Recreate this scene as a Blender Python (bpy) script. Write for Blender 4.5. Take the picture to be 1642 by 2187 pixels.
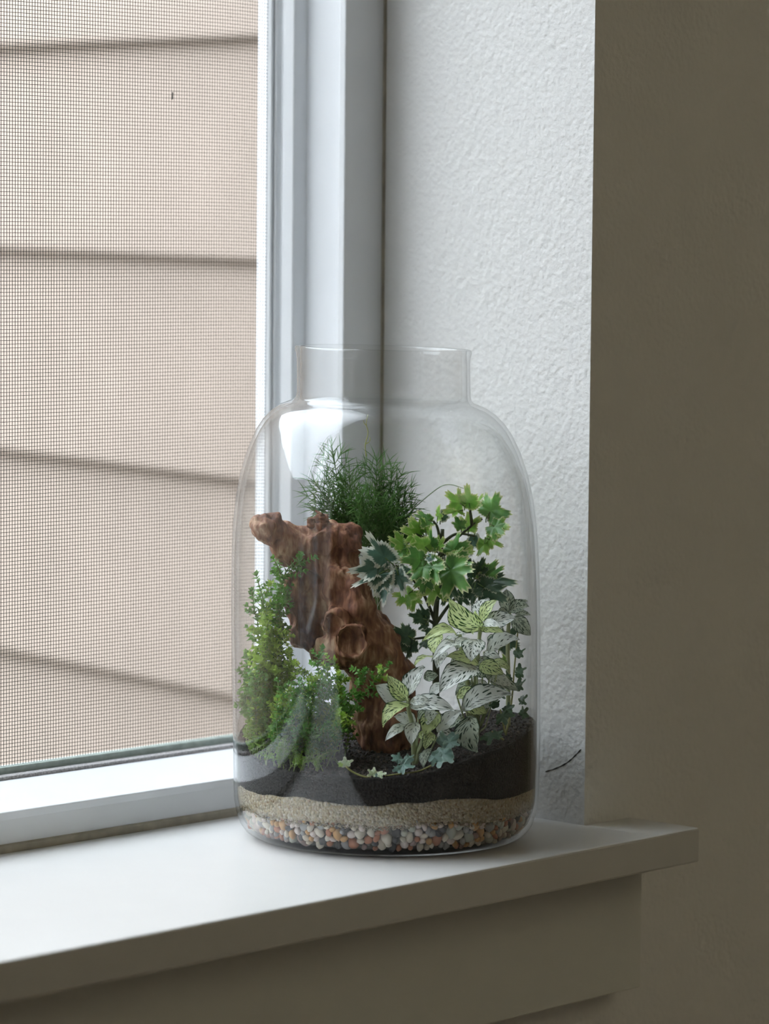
import bpy, bmesh, math, random
import numpy as np
from mathutils import Vector, Matrix, noise

for o in list(bpy.data.objects): bpy.data.objects.remove(o)
scn = bpy.context.scene
COL = scn.collection
random.seed(7)

# ------------------------------------------------------------------ camera
W, H = 1642, 2187
F = 7327.7266
CR = np.array([0.67952907, -0.73359342, 0.00899628])     # camera right
CU = np.array([0.05024208, 0.05876593, 0.99700667])      # camera up
CW = np.array([0.73192621, 0.67704303, -0.07679042])     # camera forward
CP = np.array([-1.30615664, -1.20513723, 0.30630524])
cam = bpy.data.objects.new('camera', bpy.data.cameras.new('camera'))
COL.objects.link(cam)
cam.matrix_world = Matrix(((CR[0], CU[0], -CW[0], CP[0]), (CR[1], CU[1], -CW[1], CP[1]),
                           (CR[2], CU[2], -CW[2], CP[2]), (0, 0, 0, 1)))
cam.data.sensor_fit = 'HORIZONTAL'; cam.data.sensor_width = 36
cam.data.lens = 36 * F / W
cam.data.clip_start = .05
cam.data.dof.use_dof = True
cam.data.dof.focus_distance = 1.765
cam.data.dof.aperture_fstop = 11.0
scn.camera = cam

# ------------------------------------------------------------------ light
SKY = 12.3
world = bpy.data.worlds.new('overcast_sky'); scn.world = world; world.use_nodes = True
bg = world.node_tree.nodes['Background']
bg.inputs[0].default_value = (.83, .92, 1.0, 1); bg.inputs[1].default_value = SKY
WX0, WX1, WZ0, WZ1 = -1.0, .0985, 0.0, 1.05         # window opening
portal = bpy.data.lights.new('window_portal', 'AREA'); portal.shape = 'RECTANGLE'
portal.size = WX1 - WX0; portal.size_y = WZ1 - WZ0; portal.cycles.is_portal = True
po = bpy.data.objects.new('window_portal', portal); COL.objects.link(po)
po.location = ((WX0 + WX1) / 2, .19, (WZ0 + WZ1) / 2); po.rotation_euler = (math.radians(-90), 0, 0)
vs = scn.view_settings
vs.view_transform = 'Standard'; vs.look = 'None'; vs.gamma = 1; vs.use_curve_mapping = False
vs.exposure = 0.0

# ------------------------------------------------------------------ helpers
YAW = math.atan2(CW[0], CW[1])
RX = np.array([math.cos(YAW), -math.sin(YAW), 0]); RY = np.array([math.sin(YAW), math.cos(YAW), 0])
RIN = .0765
def P(px, py, Y=0., lim=RIN):
    """jar-frame point (right, away, up; origin = middle of the jar's foot) seen at px,py, Y metres behind the jar axis"""
    d = (px - W / 2) * CR - (py - H / 2) * CU + F * CW
    for k in range(2):
        t = (Y - CP @ RY) / (d @ RY); q = CP + t * d
        X = q @ RX
        if lim and X * X + Y * Y > lim * lim and k == 0:
            Y = math.copysign(math.sqrt(max(0, lim * lim - min(X * X, lim * lim))), Y)
        else: break
    X = q @ RX
    if lim: X = max(-lim, min(lim, X))
    return Vector((X, Y, q[2]))
PX = .16 / 653                                             # metres per pixel at the jar

def prop(o, label=None, cat=None, group=None, kind=None):
    if label: o['label'] = label
    if cat: o['category'] = cat
    if group: o['group'] = group
    if kind: o['kind'] = kind
    return o
def empty(name, loc=(0, 0, 0), rz=0.):
    o = bpy.data.objects.new(name, None); COL.objects.link(o)
    o.location = loc; o.rotation_euler = (0, 0, rz); o.empty_display_size = .01
    return o
def mobj(name, verts, faces, mat, parent=None, smooth=True, uvs=None, attr=None):
    me = bpy.data.meshes.new(name)
    me.from_pydata([tuple(v) for v in verts], [], faces)
    if smooth and len(me.polygons): me.polygons.foreach_set('use_smooth', [True] * len(me.polygons))
    if uvs is not None:
        ul = me.uv_layers.new(name='UVMap')
        li = np.zeros(len(me.loops), dtype=np.int32); me.loops.foreach_get('vertex_index', li)
        ul.data.foreach_set('uv', np.asarray(uvs, dtype=np.float32)[li].ravel())
    if attr is not None:
        for k, vals in attr.items():
            a = me.attributes.new(k, 'FLOAT', 'POINT'); a.data.foreach_set('value', np.asarray(vals, dtype=np.float32))
    me.update()
    o = bpy.data.objects.new(name, me); COL.objects.link(o)
    if mat: me.materials.append(mat)
    if parent: o.parent = parent
    return o
class MB:
    def __init__(s): s.v = []; s.f = []
    def box(s, a, b):
        n = len(s.v)
        for z in (a[2], b[2]):
            for x, y in ((a[0], a[1]), (b[0], a[1]), (b[0], b[1]), (a[0], b[1])): s.v.append((x, y, z))
        for q in ((3, 2, 1, 0), (4, 5, 6, 7), (0, 1, 5, 4), (1, 2, 6, 5), (2, 3, 7, 6), (3, 0, 4, 7)):
            s.f.append(tuple(n + i for i in q))
        return s
    def tube(s, pts, r, seg=6, cap=True):
        pts = [Vector(p) for p in pts]; n0 = len(s.v); m = len(pts)
        rs = r if isinstance(r, (list, tuple)) else [r] * m
        up = Vector((.13, .21, .97))
        for i, p in enumerate(pts):
            t = (pts[min(i + 1, m - 1)] - pts[max(i - 1, 0)])
            t = t.normalized() if t.length > 0 else Vector((0, 0, 1))
            if abs(t.dot(up)) > .93: a = t.cross(Vector((1, .1, 0))).normalized()
            else: a = t.cross(up).normalized()
            b = t.cross(a)
            for k in range(seg):
                an = 2 * math.pi * k / seg
                s.v.append(p + (a * math.cos(an) + b * math.sin(an)) * rs[i])
        for i in range(m - 1):
            for k in range(seg):
                k2 = (k + 1) % seg
                s.f.append((n0 + i * seg + k, n0 + i * seg + k2, n0 + (i + 1) * seg + k2, n0 + (i + 1) * seg + k))
        if cap:
            s.f.append(tuple(n0 + k for k in reversed(range(seg))))
            s.f.append(tuple(n0 + (m - 1) * seg + k for k in range(seg)))
        return s
    def extrude(s, prof, a, b, fn):
        """closed outline prof [(p,q)] swept from parameter a to b; fn(p,q,t)->xyz"""
        n = len(s.v); m = len(prof)
        for t in (a, b):
            for p, q in prof: s.v.append(fn(p, q, t))
        for i in range(m):
            j = (i + 1) % m; s.f.append((n + i, n + j, n + m + j, n + m + i))
        s.f.append(tuple(n + i for i in range(m))); s.f.append(tuple(n + m + i for i in reversed(range(m))))
        return s
    def build(s, name, mat, parent=None, smooth=False): 
        o = mobj(name, s.v, s.f, mat, parent, smooth)
        bm = bmesh.new(); bm.from_mesh(o.data); bmesh.ops.recalc_face_normals(bm, faces=bm.faces); bm.to_mesh(o.data); bm.free()
        return o
def bevel(o, w, seg=2):
    m = o.modifiers.new('bevel', 'BEVEL'); m.width = w; m.segments = seg; m.limit_method = 'ANGLE'; m.angle_limit = math.radians(40)
    return o
def spline(pts, n):
    """smooth curve through pts"""
    pts = [Vector(p) for p in pts]; q = [2 * pts[0] - pts[1]] + pts + [2 * pts[-1] - pts[-2]]; out = []
    m = len(pts) - 1
    for i in range(n):
        t = i / (n - 1) * m; k = min(int(t), m - 1); t -= k
        a, b, c, d = q[k:k + 4]
        out.append(.5 * ((2 * b) + (c - a) * t + (2 * a - 5 * b + 4 * c - d) * t * t + (3 * b - a - 3 * c + d) * t ** 3))
    return out
def smooth01(a, b, x):
    t = min(1, max(0, (x - a) / (b - a))); return t * t * (3 - 2 * t)

# ------------------------------------------------------------------ materials
def newmat(name):
    m = bpy.data.materials.new(name); m.use_nodes = True
    return m, m.node_tree.nodes, m.node_tree.links, m.node_tree.nodes['Principled BSDF']
def nd(ns, t, **kw):
    n = ns.new(t)
    for k, v in kw.items():
        if hasattr(n, k): setattr(n, k, v)
        else: n.inputs[k].default_value = v
    return n
def ramp(ns, stops):
    r = ns.new('ShaderNodeValToRGB'); e = r.color_ramp.elements
    while len(e) < len(stops): e.new(.5)
    for i, (p, c) in enumerate(stops): e[i].position = p; e[i].color = (*c, 1)
    return r
def simple(name, col, rough=.5, noise_scale=0, var=.08, bump=0, bscale=0, spec=.5, bdist=.001):
    m, ns, ls, b = newmat(name)
    b.inputs['Base Color'].default_value = (*col, 1); b.inputs['Roughness'].default_value = rough
    b.inputs['Specular IOR Level'].default_value = spec
    tc = ns.new('ShaderNodeTexCoord')
    if noise_scale:
        n = nd(ns, 'ShaderNodeTexNoise'); n.inputs['Scale'].default_value = noise_scale; n.inputs['Detail'].default_value = 6
        ls.new(tc.outputs['Object'], n.inputs['Vector'])
        r = ramp(ns, [(.3, tuple(c * (1 - var) for c in col)), (.7, tuple(min(1, c * (1 + var)) for c in col))])
        ls.new(n.outputs['Fac'], r.inputs['Fac']); ls.new(r.outputs['Color'], b.inputs['Base Color'])
    if bump:
        n2 = nd(ns, 'ShaderNodeTexNoise'); n2.inputs['Scale'].default_value = bscale; n2.inputs['Detail'].default_value = 5
        ls.new(tc.outputs['Object'], n2.inputs['Vector'])
        bp = ns.new('ShaderNodeBump'); bp.inputs['Strength'].default_value = bump; bp.inputs['Distance'].default_value = bdist
        ls.new(n2.outputs['Fac'], bp.inputs['Height']); ls.new(bp.outputs['Normal'], b.inputs['Normal'])
    return m

def plaster_mat():
    m, ns, ls, b = newmat('painted_plaster')
    b.inputs['Base Color'].default_value = (.845, .835, .815, 1); b.inputs['Roughness'].default_value = .6
    tc = ns.new('ShaderNodeTexCoord')
    n = nd(ns, 'ShaderNodeTexNoise'); n.inputs['Scale'].default_value = 250; n.inputs['Detail'].default_value = 3; n.inputs['Roughness'].default_value = .55
    n2 = nd(ns, 'ShaderNodeTexVoronoi', feature='SMOOTH_F1'); n2.inputs['Scale'].default_value = 330
    ls.new(tc.outputs['Object'], n.inputs['Vector']); ls.new(tc.outputs['Object'], n2.inputs['Vector'])
    ad = nd(ns, 'ShaderNodeMath', operation='MULTIPLY_ADD'); ad.inputs[1].default_value = .5
    ls.new(n2.outputs['Distance'], ad.inputs[0]); ls.new(n.outputs['Fac'], ad.inputs[2])
    bp = ns.new('ShaderNodeBump'); bp.inputs['Strength'].default_value = .55; bp.inputs['Distance'].default_value = .0012
    ls.new(ad.outputs[0], bp.inputs['Height']); ls.new(bp.outputs['Normal'], b.inputs['Normal'])
    return m
def glass_mat(name, tint, ior=1.52):
    """thin clear glass: Fresnel-weighted mirror over a straight-through pane, a little absorption at grazing angles"""
    m, ns, ls, b = newmat(name); ns.remove(b)
    out = ns['Material Output']
    geo = ns.new('ShaderNodeNewGeometry')
    mi = nd(ns, 'ShaderNodeMix', data_type='FLOAT'); mi.inputs[2].default_value = ior; mi.inputs[3].default_value = 1 / ior
    ls.new(geo.outputs['Backfacing'], mi.inputs[0])
    fr = ns.new('ShaderNodeFresnel'); ls.new(mi.outputs[0], fr.inputs['IOR'])
    lw = ns.new('ShaderNodeLayerWeight'); lw.inputs['Blend'].default_value = .25
    r = ramp(ns, [(0.0, (1, 1, 1)), (.6, (.985, .99, .988)), (1, tint)]); ls.new(lw.outputs['Facing'], r.inputs['Fac'])
    tr = ns.new('ShaderNodeBsdfTransparent'); ls.new(r.outputs['Color'], tr.inputs['Color'])
    gl = ns.new('ShaderNodeBsdfGlossy'); gl.inputs['Roughness'].default_value = .0
    mx = ns.new('ShaderNodeMixShader'); ls.new(fr.outputs[0], mx.inputs[0]); ls.new(tr.outputs[0], mx.inputs[1]); ls.new(gl.outputs[0], mx.inputs[2])
    ls.new(mx.outputs[0], out.inputs['Surface'])
    return m
def leafify(m, ns, ls, b, colour_socket, trans=.3, rough=.38, bump=None):
    out = ns['Material Output']
    b.inputs['Roughness'].default_value = rough
    ls.new(colour_socket, b.inputs['Base Color'])
    t = ns.new('ShaderNodeBsdfTranslucent'); ls.new(colour_socket, t.inputs['Color'])
    mx = ns.new('ShaderNodeMixShader'); mx.inputs[0].default_value = trans
    ls.new(b.outputs[0], mx.inputs[1]); ls.new(t.outputs[0], mx.inputs[2]); ls.new(mx.outputs[0], out.inputs['Surface'])
    return m
def plain_leaf(name, c1, c2, scale=120, trans=.3, rough=.4):
    m, ns, ls, b = newmat(name)
    tc = ns.new('ShaderNodeTexCoord'); n = nd(ns, 'ShaderNodeTexNoise'); n.inputs['Scale'].default_value = scale
    ls.new(tc.outputs['Object'], n.inputs['Vector'])
    r = ramp(ns, [(.3, c1), (.7, c2)]); ls.new(n.outputs['Fac'], r.inputs['Fac'])
    return leafify(m, ns, ls, b, r.outputs['Color'], trans, rough)
def margin_leaf(name, inner1, inner2, rim, lo, hi, trans=.3):
    """green blade with a pale irregular margin (attribute edge: 0 middle, 1 rim)"""
    m, ns, ls, b = newmat(name)
    tc = ns.new('ShaderNodeTexCoord')
    n = nd(ns, 'ShaderNodeTexNoise'); n.inputs['Scale'].default_value = 160; n.inputs['Detail'].default_value = 3
    ls.new(tc.outputs['Object'], n.inputs['Vector'])
    r = ramp(ns, [(.35, inner1), (.65, inner2)]); ls.new(n.outputs['Fac'], r.inputs['Fac'])
    at = ns.new('ShaderNodeAttribute'); at.attribute_name = 'edge'
    ma = nd(ns, 'ShaderNodeMath', operation='MULTIPLY_ADD'); ma.inputs[1].default_value = .5
    ls.new(n.outputs['Fac'], ma.inputs[0]); ls.new(at.outputs['Fac'], ma.inputs[2])
    mr = nd(ns, 'ShaderNodeMapRange'); mr.inputs[1].default_value = lo + .25; mr.inputs[2].default_value = hi + .25
    ls.new(ma.outputs[0], mr.inputs[0])
    mx = nd(ns, 'ShaderNodeMix', data_type='RGBA'); mx.inputs[7].default_value = (*rim, 1)
    ls.new(mr.outputs[0], mx.inputs[0]); ls.new(r.outputs['Color'], mx.inputs[6])
    return leafify(m, ns, ls, b, mx.outputs[2], trans, .32)
def fittonia_mat(name, white, green, thr):
    """net of pale veins around dark cells; UV u along the midrib, v across (0.5 = midrib)"""
    m, ns, ls, b = newmat(name)
    uv = ns.new('ShaderNodeUVMap'); uv.uv_map = 'UVMap'
    sp = ns.new('ShaderNodeSeparateXYZ'); ls.new(uv.outputs[0], sp.inputs[0])
    def M(op, a, b_=None, c=None):
        n = nd(ns, 'ShaderNodeMath', operation=op)
        for i, x in enumerate((a, b_, c)):
            if x is None: continue
            if isinstance(x, (int, float)): n.inputs[i].default_value = x
            else: ls.new(x, n.inputs[i])
        return n.outputs[0]
    s = M('SUBTRACT', sp.outputs['Y'], .5); a = M('ABSOLUTE', s)
    sg = M('SIGN', s)
    q = M('MULTIPLY_ADD', a, -1.0, sp.outputs['X'])             # slanting lateral veins
    cx = M('MULTIPLY', q, 9.5); cy = M('MULTIPLY_ADD', a, 5.2, M('MULTIPLY', sg, 31.0))
    cb = ns.new('ShaderNodeCombineXYZ'); ls.new(cx, cb.inputs[0]); ls.new(cy, cb.inputs[1])
    oi = ns.new('ShaderNodeObjectInfo'); ls.new(M('MULTIPLY', oi.outputs['Random'], 40), cb.inputs[2])
    v = nd(ns, 'ShaderNodeTexVoronoi', feature='DISTANCE_TO_EDGE'); v.inputs['Scale'].default_value = 1; v.inputs['Randomness'].default_value = .75
    ls.new(cb.outputs[0], v.inputs['Vector'])
    mr = nd(ns, 'ShaderNodeMapRange'); mr.inputs[1].default_value = thr; mr.inputs[2].default_value = thr + .06
    ls.new(v.outputs['Distance'], mr.inputs[0])
    mid = nd(ns, 'ShaderNodeMapRange'); mid.inputs[1].default_value = .025; mid.inputs[2].default_value = .06; ls.new(a, mid.inputs[0])
    dark = M('MULTIPLY', mr.outputs[0], mid.outputs[0])
    ed = nd(ns, 'ShaderNodeMapRange'); ed.inputs[1].default_value = .445; ed.inputs[2].default_value = .48; ls.new(a, ed.inputs[0])
    dark2 = M('MAXIMUM', dark, ed.outputs[0])
    mx = nd(ns, 'ShaderNodeMix', data_type='RGBA'); mx.inputs[6].default_value = (*white, 1); mx.inputs[7].default_value = (*green, 1)
    ls.new(dark2, mx.inputs[0])
    bp = ns.new('ShaderNodeBump'); bp.inputs['Strength'].default_value = .5; bp.inputs['Distance'].default_value = .0004
    ls.new(mr.outputs[0], bp.inputs['Height']); ls.new(bp.outputs['Normal'], b.inputs['Normal'])
    return leafify(m, ns, ls, b, mx.outputs[2], .42, .35)
def wood_mat():
    m, ns, ls, b = newmat('driftwood')
    tc = ns.new('ShaderNodeTexCoord')
    mp = ns.new('ShaderNodeMapping'); mp.inputs['Rotation'].default_value = (0, math.radians(-22), 0); mp.inputs['Scale'].default_value = (1, 1, .18)
    ls.new(tc.outputs['Object'], mp.inputs['Vector'])
    n = nd(ns, 'ShaderNodeTexNoise'); n.inputs['Scale'].default_value = 420; n.inputs['Detail'].default_value = 6
    ls.new(mp.outputs[0], n.inputs['Vector'])
    n2 = nd(ns, 'ShaderNodeTexNoise'); n2.inputs['Scale'].default_value = 55; n2.inputs['Detail'].default_value = 5
    ls.new(tc.outputs['Object'], n2.inputs['Vector'])
    r = ramp(ns, [(.33, (.055, .020, .013)), (.46, (.19, .072, .040)), (.55, (.34, .15, .08)), (.66, (.62, .40, .25))])
    ma = nd(ns, 'ShaderNodeMath', operation='MULTIPLY_ADD'); ma.inputs[1].default_value = .45
    ls.new(n.outputs['Fac'], ma.inputs[0])
    mb = nd(ns, 'ShaderNodeMath', operation='MULTIPLY'); mb.inputs[1].default_value = .58; ls.new(n2.outputs['Fac'], mb.inputs[0])
    ls.new(mb.outputs[0], ma.inputs[2]); ls.new(ma.outputs[0], r.inputs['Fac'])
    ls.new(r.outputs['Color'], b.inputs['Base Color']); b.inputs['Roughness'].default_value = .7
    bp = ns.new('ShaderNodeBump'); bp.inputs['Strength'].default_value = .8; bp.inputs['Distance'].default_value = .0012
    ls.new(n.outputs['Fac'], bp.inputs['Height']); ls.new(bp.outputs['Normal'], b.inputs['Normal'])
    return m
def grain_mat(name, cols, scale, rough=.7, bump=.6, dist=.001):
    m, ns, ls, b = newmat(name)
    tc = ns.new('ShaderNodeTexCoord'); v = nd(ns, 'ShaderNodeTexVoronoi'); v.inputs['Scale'].default_value = scale
    ls.new(tc.outputs['Object'], v.inputs['Vector'])
    sp = ns.new('ShaderNodeSeparateColor'); ls.new(v.outputs['Color'], sp.inputs[0])
    r = ramp(ns, [(i / max(1, len(cols) - 1), c) for i, c in enumerate(cols)]); ls.new(sp.outputs[0], r.inputs['Fac'])
    ls.new(r.outputs['Color'], b.inputs['Base Color']); b.inputs['Roughness'].default_value = rough
    bp = ns.new('ShaderNodeBump'); bp.inputs['Strength'].default_value = bump; bp.inputs['Distance'].default_value = dist; bp.invert = True
    ls.new(v.outputs['Distance'], bp.inputs['Height']); ls.new(bp.outputs['Normal'], b.inputs['Normal'])
    return m

M = dict(
    plaster=plaster_mat(),
    trim=simple('white_gloss_paint', (.69, .68, .665), .32, 25, .015),
    apron=simple('apron_paint', (.78, .78, .74), .4, 25, .015),
    vinyl=simple('white_vinyl', (.85, .87, .895), .35, 30, .02),
    caulk=simple('aged_caulk', (.42, .38, .30), .7, 90, .2),
    gasket=simple('pale_green_gasket', (.42, .49, .45), .6, 200, .15),
    pile=simple('grey_pile_strip', (.45, .43, .43), .95, 900, .4, .6, 900),
    thread=simple('dark_screen_thread', (.018, .02, .018), .7, 400, .2, spec=.1),
    siding=simple('tan_siding_paint', (.262, .213, .178), .75, 14, .05, .15, 140),
    floor=simple('wood_floor', (.30, .22, .15), .5, 3, .12),
    room=simple('room_paint', (.56, .54, .47), .8, 2, .03),
    ground=simple('gravel_yard', (.22, .22, .19), .95, 20, .3),
    jar=glass_mat('jar_glass', (.80, .83, .82)),
    pane=glass_mat('window_glass', (.85, .9, .88)),
    wood=wood_mat(),
    soil=grain_mat('dark_potting_soil', [(.004, .0035, .0035), (.012, .010, .009), (.007, .006, .006), (.022, .019, .018)], 900, .85, .9, .0012),
    crumb=grain_mat('soil_crumbs', [(.008, .007, .006), (.03, .022, .018), (.012, .010, .010), (.13, .10, .09), (.012, .010, .010)], 500, .8, .2),
    sand=grain_mat('coarse_sand', [(.30, .26, .18), (.52, .46, .33), (.42, .33, .20), (.60, .56, .46), (.30, .20, .12)], 800, .55, .8, .0012),
    bed=simple('gravel_bed', (.16, .14, .12), .8, 600, .5, .8, 500),
    fern=plain_leaf('fern_needles', (.08, .23, .04), (.19, .40, .10), 60, .45),
    fern_stem=plain_leaf('fern_stems', (.10, .20, .05), (.18, .28, .08), 60, .1),
    tendril=plain_leaf('pale_tendril', (.45, .48, .14), (.55, .55, .2), 60, .2),
    moss1=plain_leaf('spikemoss_bright', (.28, .48, .055), (.50, .66, .13), 110, .5),
    moss2=plain_leaf('spikemoss_deep', (.09, .27, .04), (.23, .48, .09), 110, .42, .3),
    moss3=plain_leaf('feathery_moss', (.15, .28, .035), (.29, .46, .07), 110, .45),
    moss_stem=plain_leaf('spikemoss_stem', (.24, .33, .10), (.34, .40, .15), 90, .1),
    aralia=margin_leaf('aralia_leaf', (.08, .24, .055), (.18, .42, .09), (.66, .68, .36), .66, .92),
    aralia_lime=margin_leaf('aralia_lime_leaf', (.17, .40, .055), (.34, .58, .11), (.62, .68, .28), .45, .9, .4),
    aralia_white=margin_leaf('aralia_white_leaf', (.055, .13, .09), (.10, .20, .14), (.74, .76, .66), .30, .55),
    aralia_dark=margin_leaf('aralia_shaded_leaf', (.03, .085, .045), (.06, .14, .07), (.55, .58, .42), .74, .95),  # darker copy of the leaf, with shade put into its colours
    bark=simple('aralia_bark', (.06, .075, .035), .6, 200, .4, .4, 300),
    fit_w=fittonia_mat('fittonia_white', (.92, .95, .90), (.015, .055, .025), .20),
    fit_y=fittonia_mat('fittonia_lime', (.78, .89, .44), (.02, .085, .012), .18),
    fit_d=fittonia_mat('fittonia_dark', (.62, .70, .56), (.02, .06, .03), .12),
    fit_stem=plain_leaf('fittonia_stem', (.45, .52, .28), (.55, .6, .36), 90, .2),
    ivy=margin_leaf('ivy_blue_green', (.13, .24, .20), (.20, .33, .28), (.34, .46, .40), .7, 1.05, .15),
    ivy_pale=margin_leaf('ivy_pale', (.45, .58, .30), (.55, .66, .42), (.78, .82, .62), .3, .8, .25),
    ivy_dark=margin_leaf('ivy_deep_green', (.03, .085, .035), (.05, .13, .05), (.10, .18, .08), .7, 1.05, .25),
    ivy_stem=plain_leaf('ivy_runner', (.28, .30, .09), (.38, .36, .13), 90, .1),
    crack=simple('plaster_crack', (.05, .045, .04), .9, 300, .2),
)

# ------------------------------------------------------------------ room shell
S = 'structure'
YF, YB = -.053, .17                                       # room face and outer face of the window wall
def wall_with_hole():
    x0, x1, z0, z1 = -2.2, 1.5, -.95, 1.55
    zs = -.0185
    m = MB()
    m.box((x0, YF, z0), (WX0, YB, z1)); m.box((WX1, YF, z0), (x1, YB, z1))
    m.box((WX0, YF, WZ1), (WX1, YB, z1)); m.box((WX0, YF, z0), (WX1, YB, zs))
    return m.build('wall_window', M['plaster'])
wall = prop(wall_with_hole(), 'off-white textured plaster wall and reveal around the window', kind=S)
def slab(name, a, b, mat, label): return prop(MB().box(a, b).build(name, mat), label, kind=S)
slab('wall_left', (-2.3, -2.7, -.95), (-2.2, YB, 1.55), M['room'], 'plain painted wall on the left of the room')
slab('wall_right', (1.5, -2.7, -.95), (1.6, YB, 1.55), M['room'], 'plain painted wall on the right of the room')
slab('wall_back', (-2.3, -2.8, -.95), (1.6, -2.7, 1.55), M['room'], 'plain painted wall behind the camera')
slab('floor', (-2.3, -2.8, -1.05), (1.6, YB, -.95), M['floor'], 'pale wooden floor of the room')
slab('ceiling', (-2.3, -2.8, 1.55), (1.6, YB, 1.65), M['room'], 'plain painted ceiling')
# added unseen fill uplighter: opaque bowl, lights the ceiling to brighten the room
lamp = prop(empty('fill_uplighter', (.95, -2.25, -.95)), 'added unseen fill uplighter standing behind the camera', 'lamp')
m_, ns_, ls_, b_ = newmat('fill_diffuser'); b_.inputs['Emission Color'].default_value = (1, .94, .80, 1); b_.inputs['Emission Strength'].default_value = 78; b_.inputs['Base Color'].default_value = (.9, .88, .8, 1)
MB().tube([(0, 0, 0), (0, 0, .012), (0, 0, .02)], [.14, .14, .11], 28).build('base', M['vinyl'], lamp, True)
MB().tube([(0, 0, .018), (0, 0, 1.60)], .012, 12).build('pole', M['vinyl'], lamp, True)
bw = MB(); NB = 28
for r_, z_ in ((.02, 1.59), (.10, 1.61), (.16, 1.66), (.19, 1.73), (.186, 1.732), (.155, 1.668), (.095, 1.62), (.0, 1.605)):
    for k in range(NB): bw.v.append((max(r_, .001) * math.cos(2 * math.pi * k / NB), max(r_, .001) * math.sin(2 * math.pi * k / NB), z_))
for i_ in range(7):
    for k in range(NB): bw.f.append((i_ * NB + k, i_ * NB + (k + 1) % NB, (i_ + 1) * NB + (k + 1) % NB, (i_ + 1) * NB + k))
bw.build('bowl', M['vinyl'], lamp, True)
MB().tube([(0, 0, 1.655), (0, 0, 1.664)], .13, 28).build('diffuser', m_, lamp)
crk = MB().tube(spline([(WX1, -.0257, .0257), (WX1, -.0339, .0287), (WX1, -.0410, .0325), (WX1, -.0461, .0366), (WX1, -.0503, .0405)], 18),
                [.00035 + .00015 * math.sin(i * 2.1) for i in range(18)], 5).build('crack', M['crack'], wall)
prop(crk, 'thin dark hairline crack in the plaster')
# sill board and apron
sill = MB().box((WX0 - .12, -.1015, -.0185), (WX1 - .0003, .0975, 0)).box((WX1 - .0003, -.1015, -.0185), (.1365, YF - .0002, 0)).build('trim_1', M['trim'])
bm = bmesh.new(); bm.from_mesh(sill.data); bmesh.ops.remove_doubles(bm, verts=bm.verts, dist=1e-6); bm.to_mesh(sill.data); bm.free()
prop(bevel(sill, .0012, 2), 'white painted window sill board carrying the jar', kind=S)
apr = MB().box((WX0 - .09, -.0705, -.0895), (.127, YF - .0002, -.0187)).build('trim_2', M['apron'])
prop(bevel(apr, .0008), 'flat white apron board under the window sill', kind=S)

# ------------------------------------------------------------------ window frame (vinyl slider, open on the right)
win = prop(empty('window_1', ((WX0 + WX1) / 2, .12, 0)), 'white vinyl sliding window frame with open tracks', kind=S)
win_off = Vector(win.location)
def wpart(mb, name, mat, bev=.0008):
    mb.v = [Vector(v) - win_off for v in mb.v]
    return bevel(mb.build(name, mat, win), bev)
# profile of the right jamb: (inset from the reveal, depth y)
R0 = WX1
jamb = [(-.004, .097), (.0315, .097), (.0315, .1022), (.0235, .1045), (.0235, .1345), (.0315, .1365), (.0315, .1445), (.029, .1455), (.029, .1490), (.0315, .1500), (.0315, .165), (-.004, .165)]
wpart(MB().extrude(jamb, 0.001, WZ1 + .004, lambda p, q, t: (R0 - p, q, t)), 'frame_jamb', M['vinyl'])
wpart(MB().extrude(jamb, 0.001, WZ1 + .004, lambda p, q, t: (WX0 + p, q, t)), 'frame_jamb', M['vinyl'])
wpart(MB().extrude(jamb, WX0, WX1, lambda p, q, t: (t, q, WZ1 - p)), 'frame_head', M['vinyl'])
bott = [(-.018, .0985), (.0165, .0985), (.0208, .097), (.0212, .1010), (.0205, .1030), (.0205, .104), (.0268, .1400), (.0272, .1420), (.0272, .165), (-.018, .165)]
wpart(MB().extrude(bott, WX0, WX1, lambda p, q, t: (t, q, p)), 'frame_sill', M['vinyl'])
wpart(MB().extrude([(-.0005, .0965), (.0035, .0965), (.0045, .0984), (-.0005, .099)], WX0 + .001, WX1 - .0005, lambda p, q, t: (t, q, p)), 'caulk_bead', M['caulk'], .0004)
wpart(MB().extrude([(.0268, .1455), (.0290, .1452), (.0294, .150), (.0268, .1505)], WX0 + .03, WX1 - .031, lambda p, q, t: (t, q, p)), 'pile_strip', M['pile'], .0003)
wpart(MB().box((WX1 - .0012, .0958, .0), (WX1 + .0005, .0975, WZ1)), 'caulk_bead', M['caulk'], .0003)
# meeting stile and the fixed left sash with its pane
XM = -.46
st = wpart(MB().box((XM - .02, .112, .024), (XM + .02, .140, WZ1 - .03)), 'meeting_stile', M['vinyl'])
sh = MB(); 
sh.box((WX0 + .031, .114, .025), (XM - .02, .138, .06)).box((WX0 + .031, .114, WZ1 - .066), (XM - .02, .138, WZ1 - .031)).box((WX0 + .031, .114, .06), (WX0 + .066, .138, WZ1 - .066))
sa = wpart(sh, 'sash', M['vinyl'])
pn = MB().box((WX0 + .066, .125, .06), (XM - .02, .128, WZ1 - .066))
pn.v = [Vector(v) - win_off for v in pn.v]; pn.build('pane', M['pane'], win)

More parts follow.
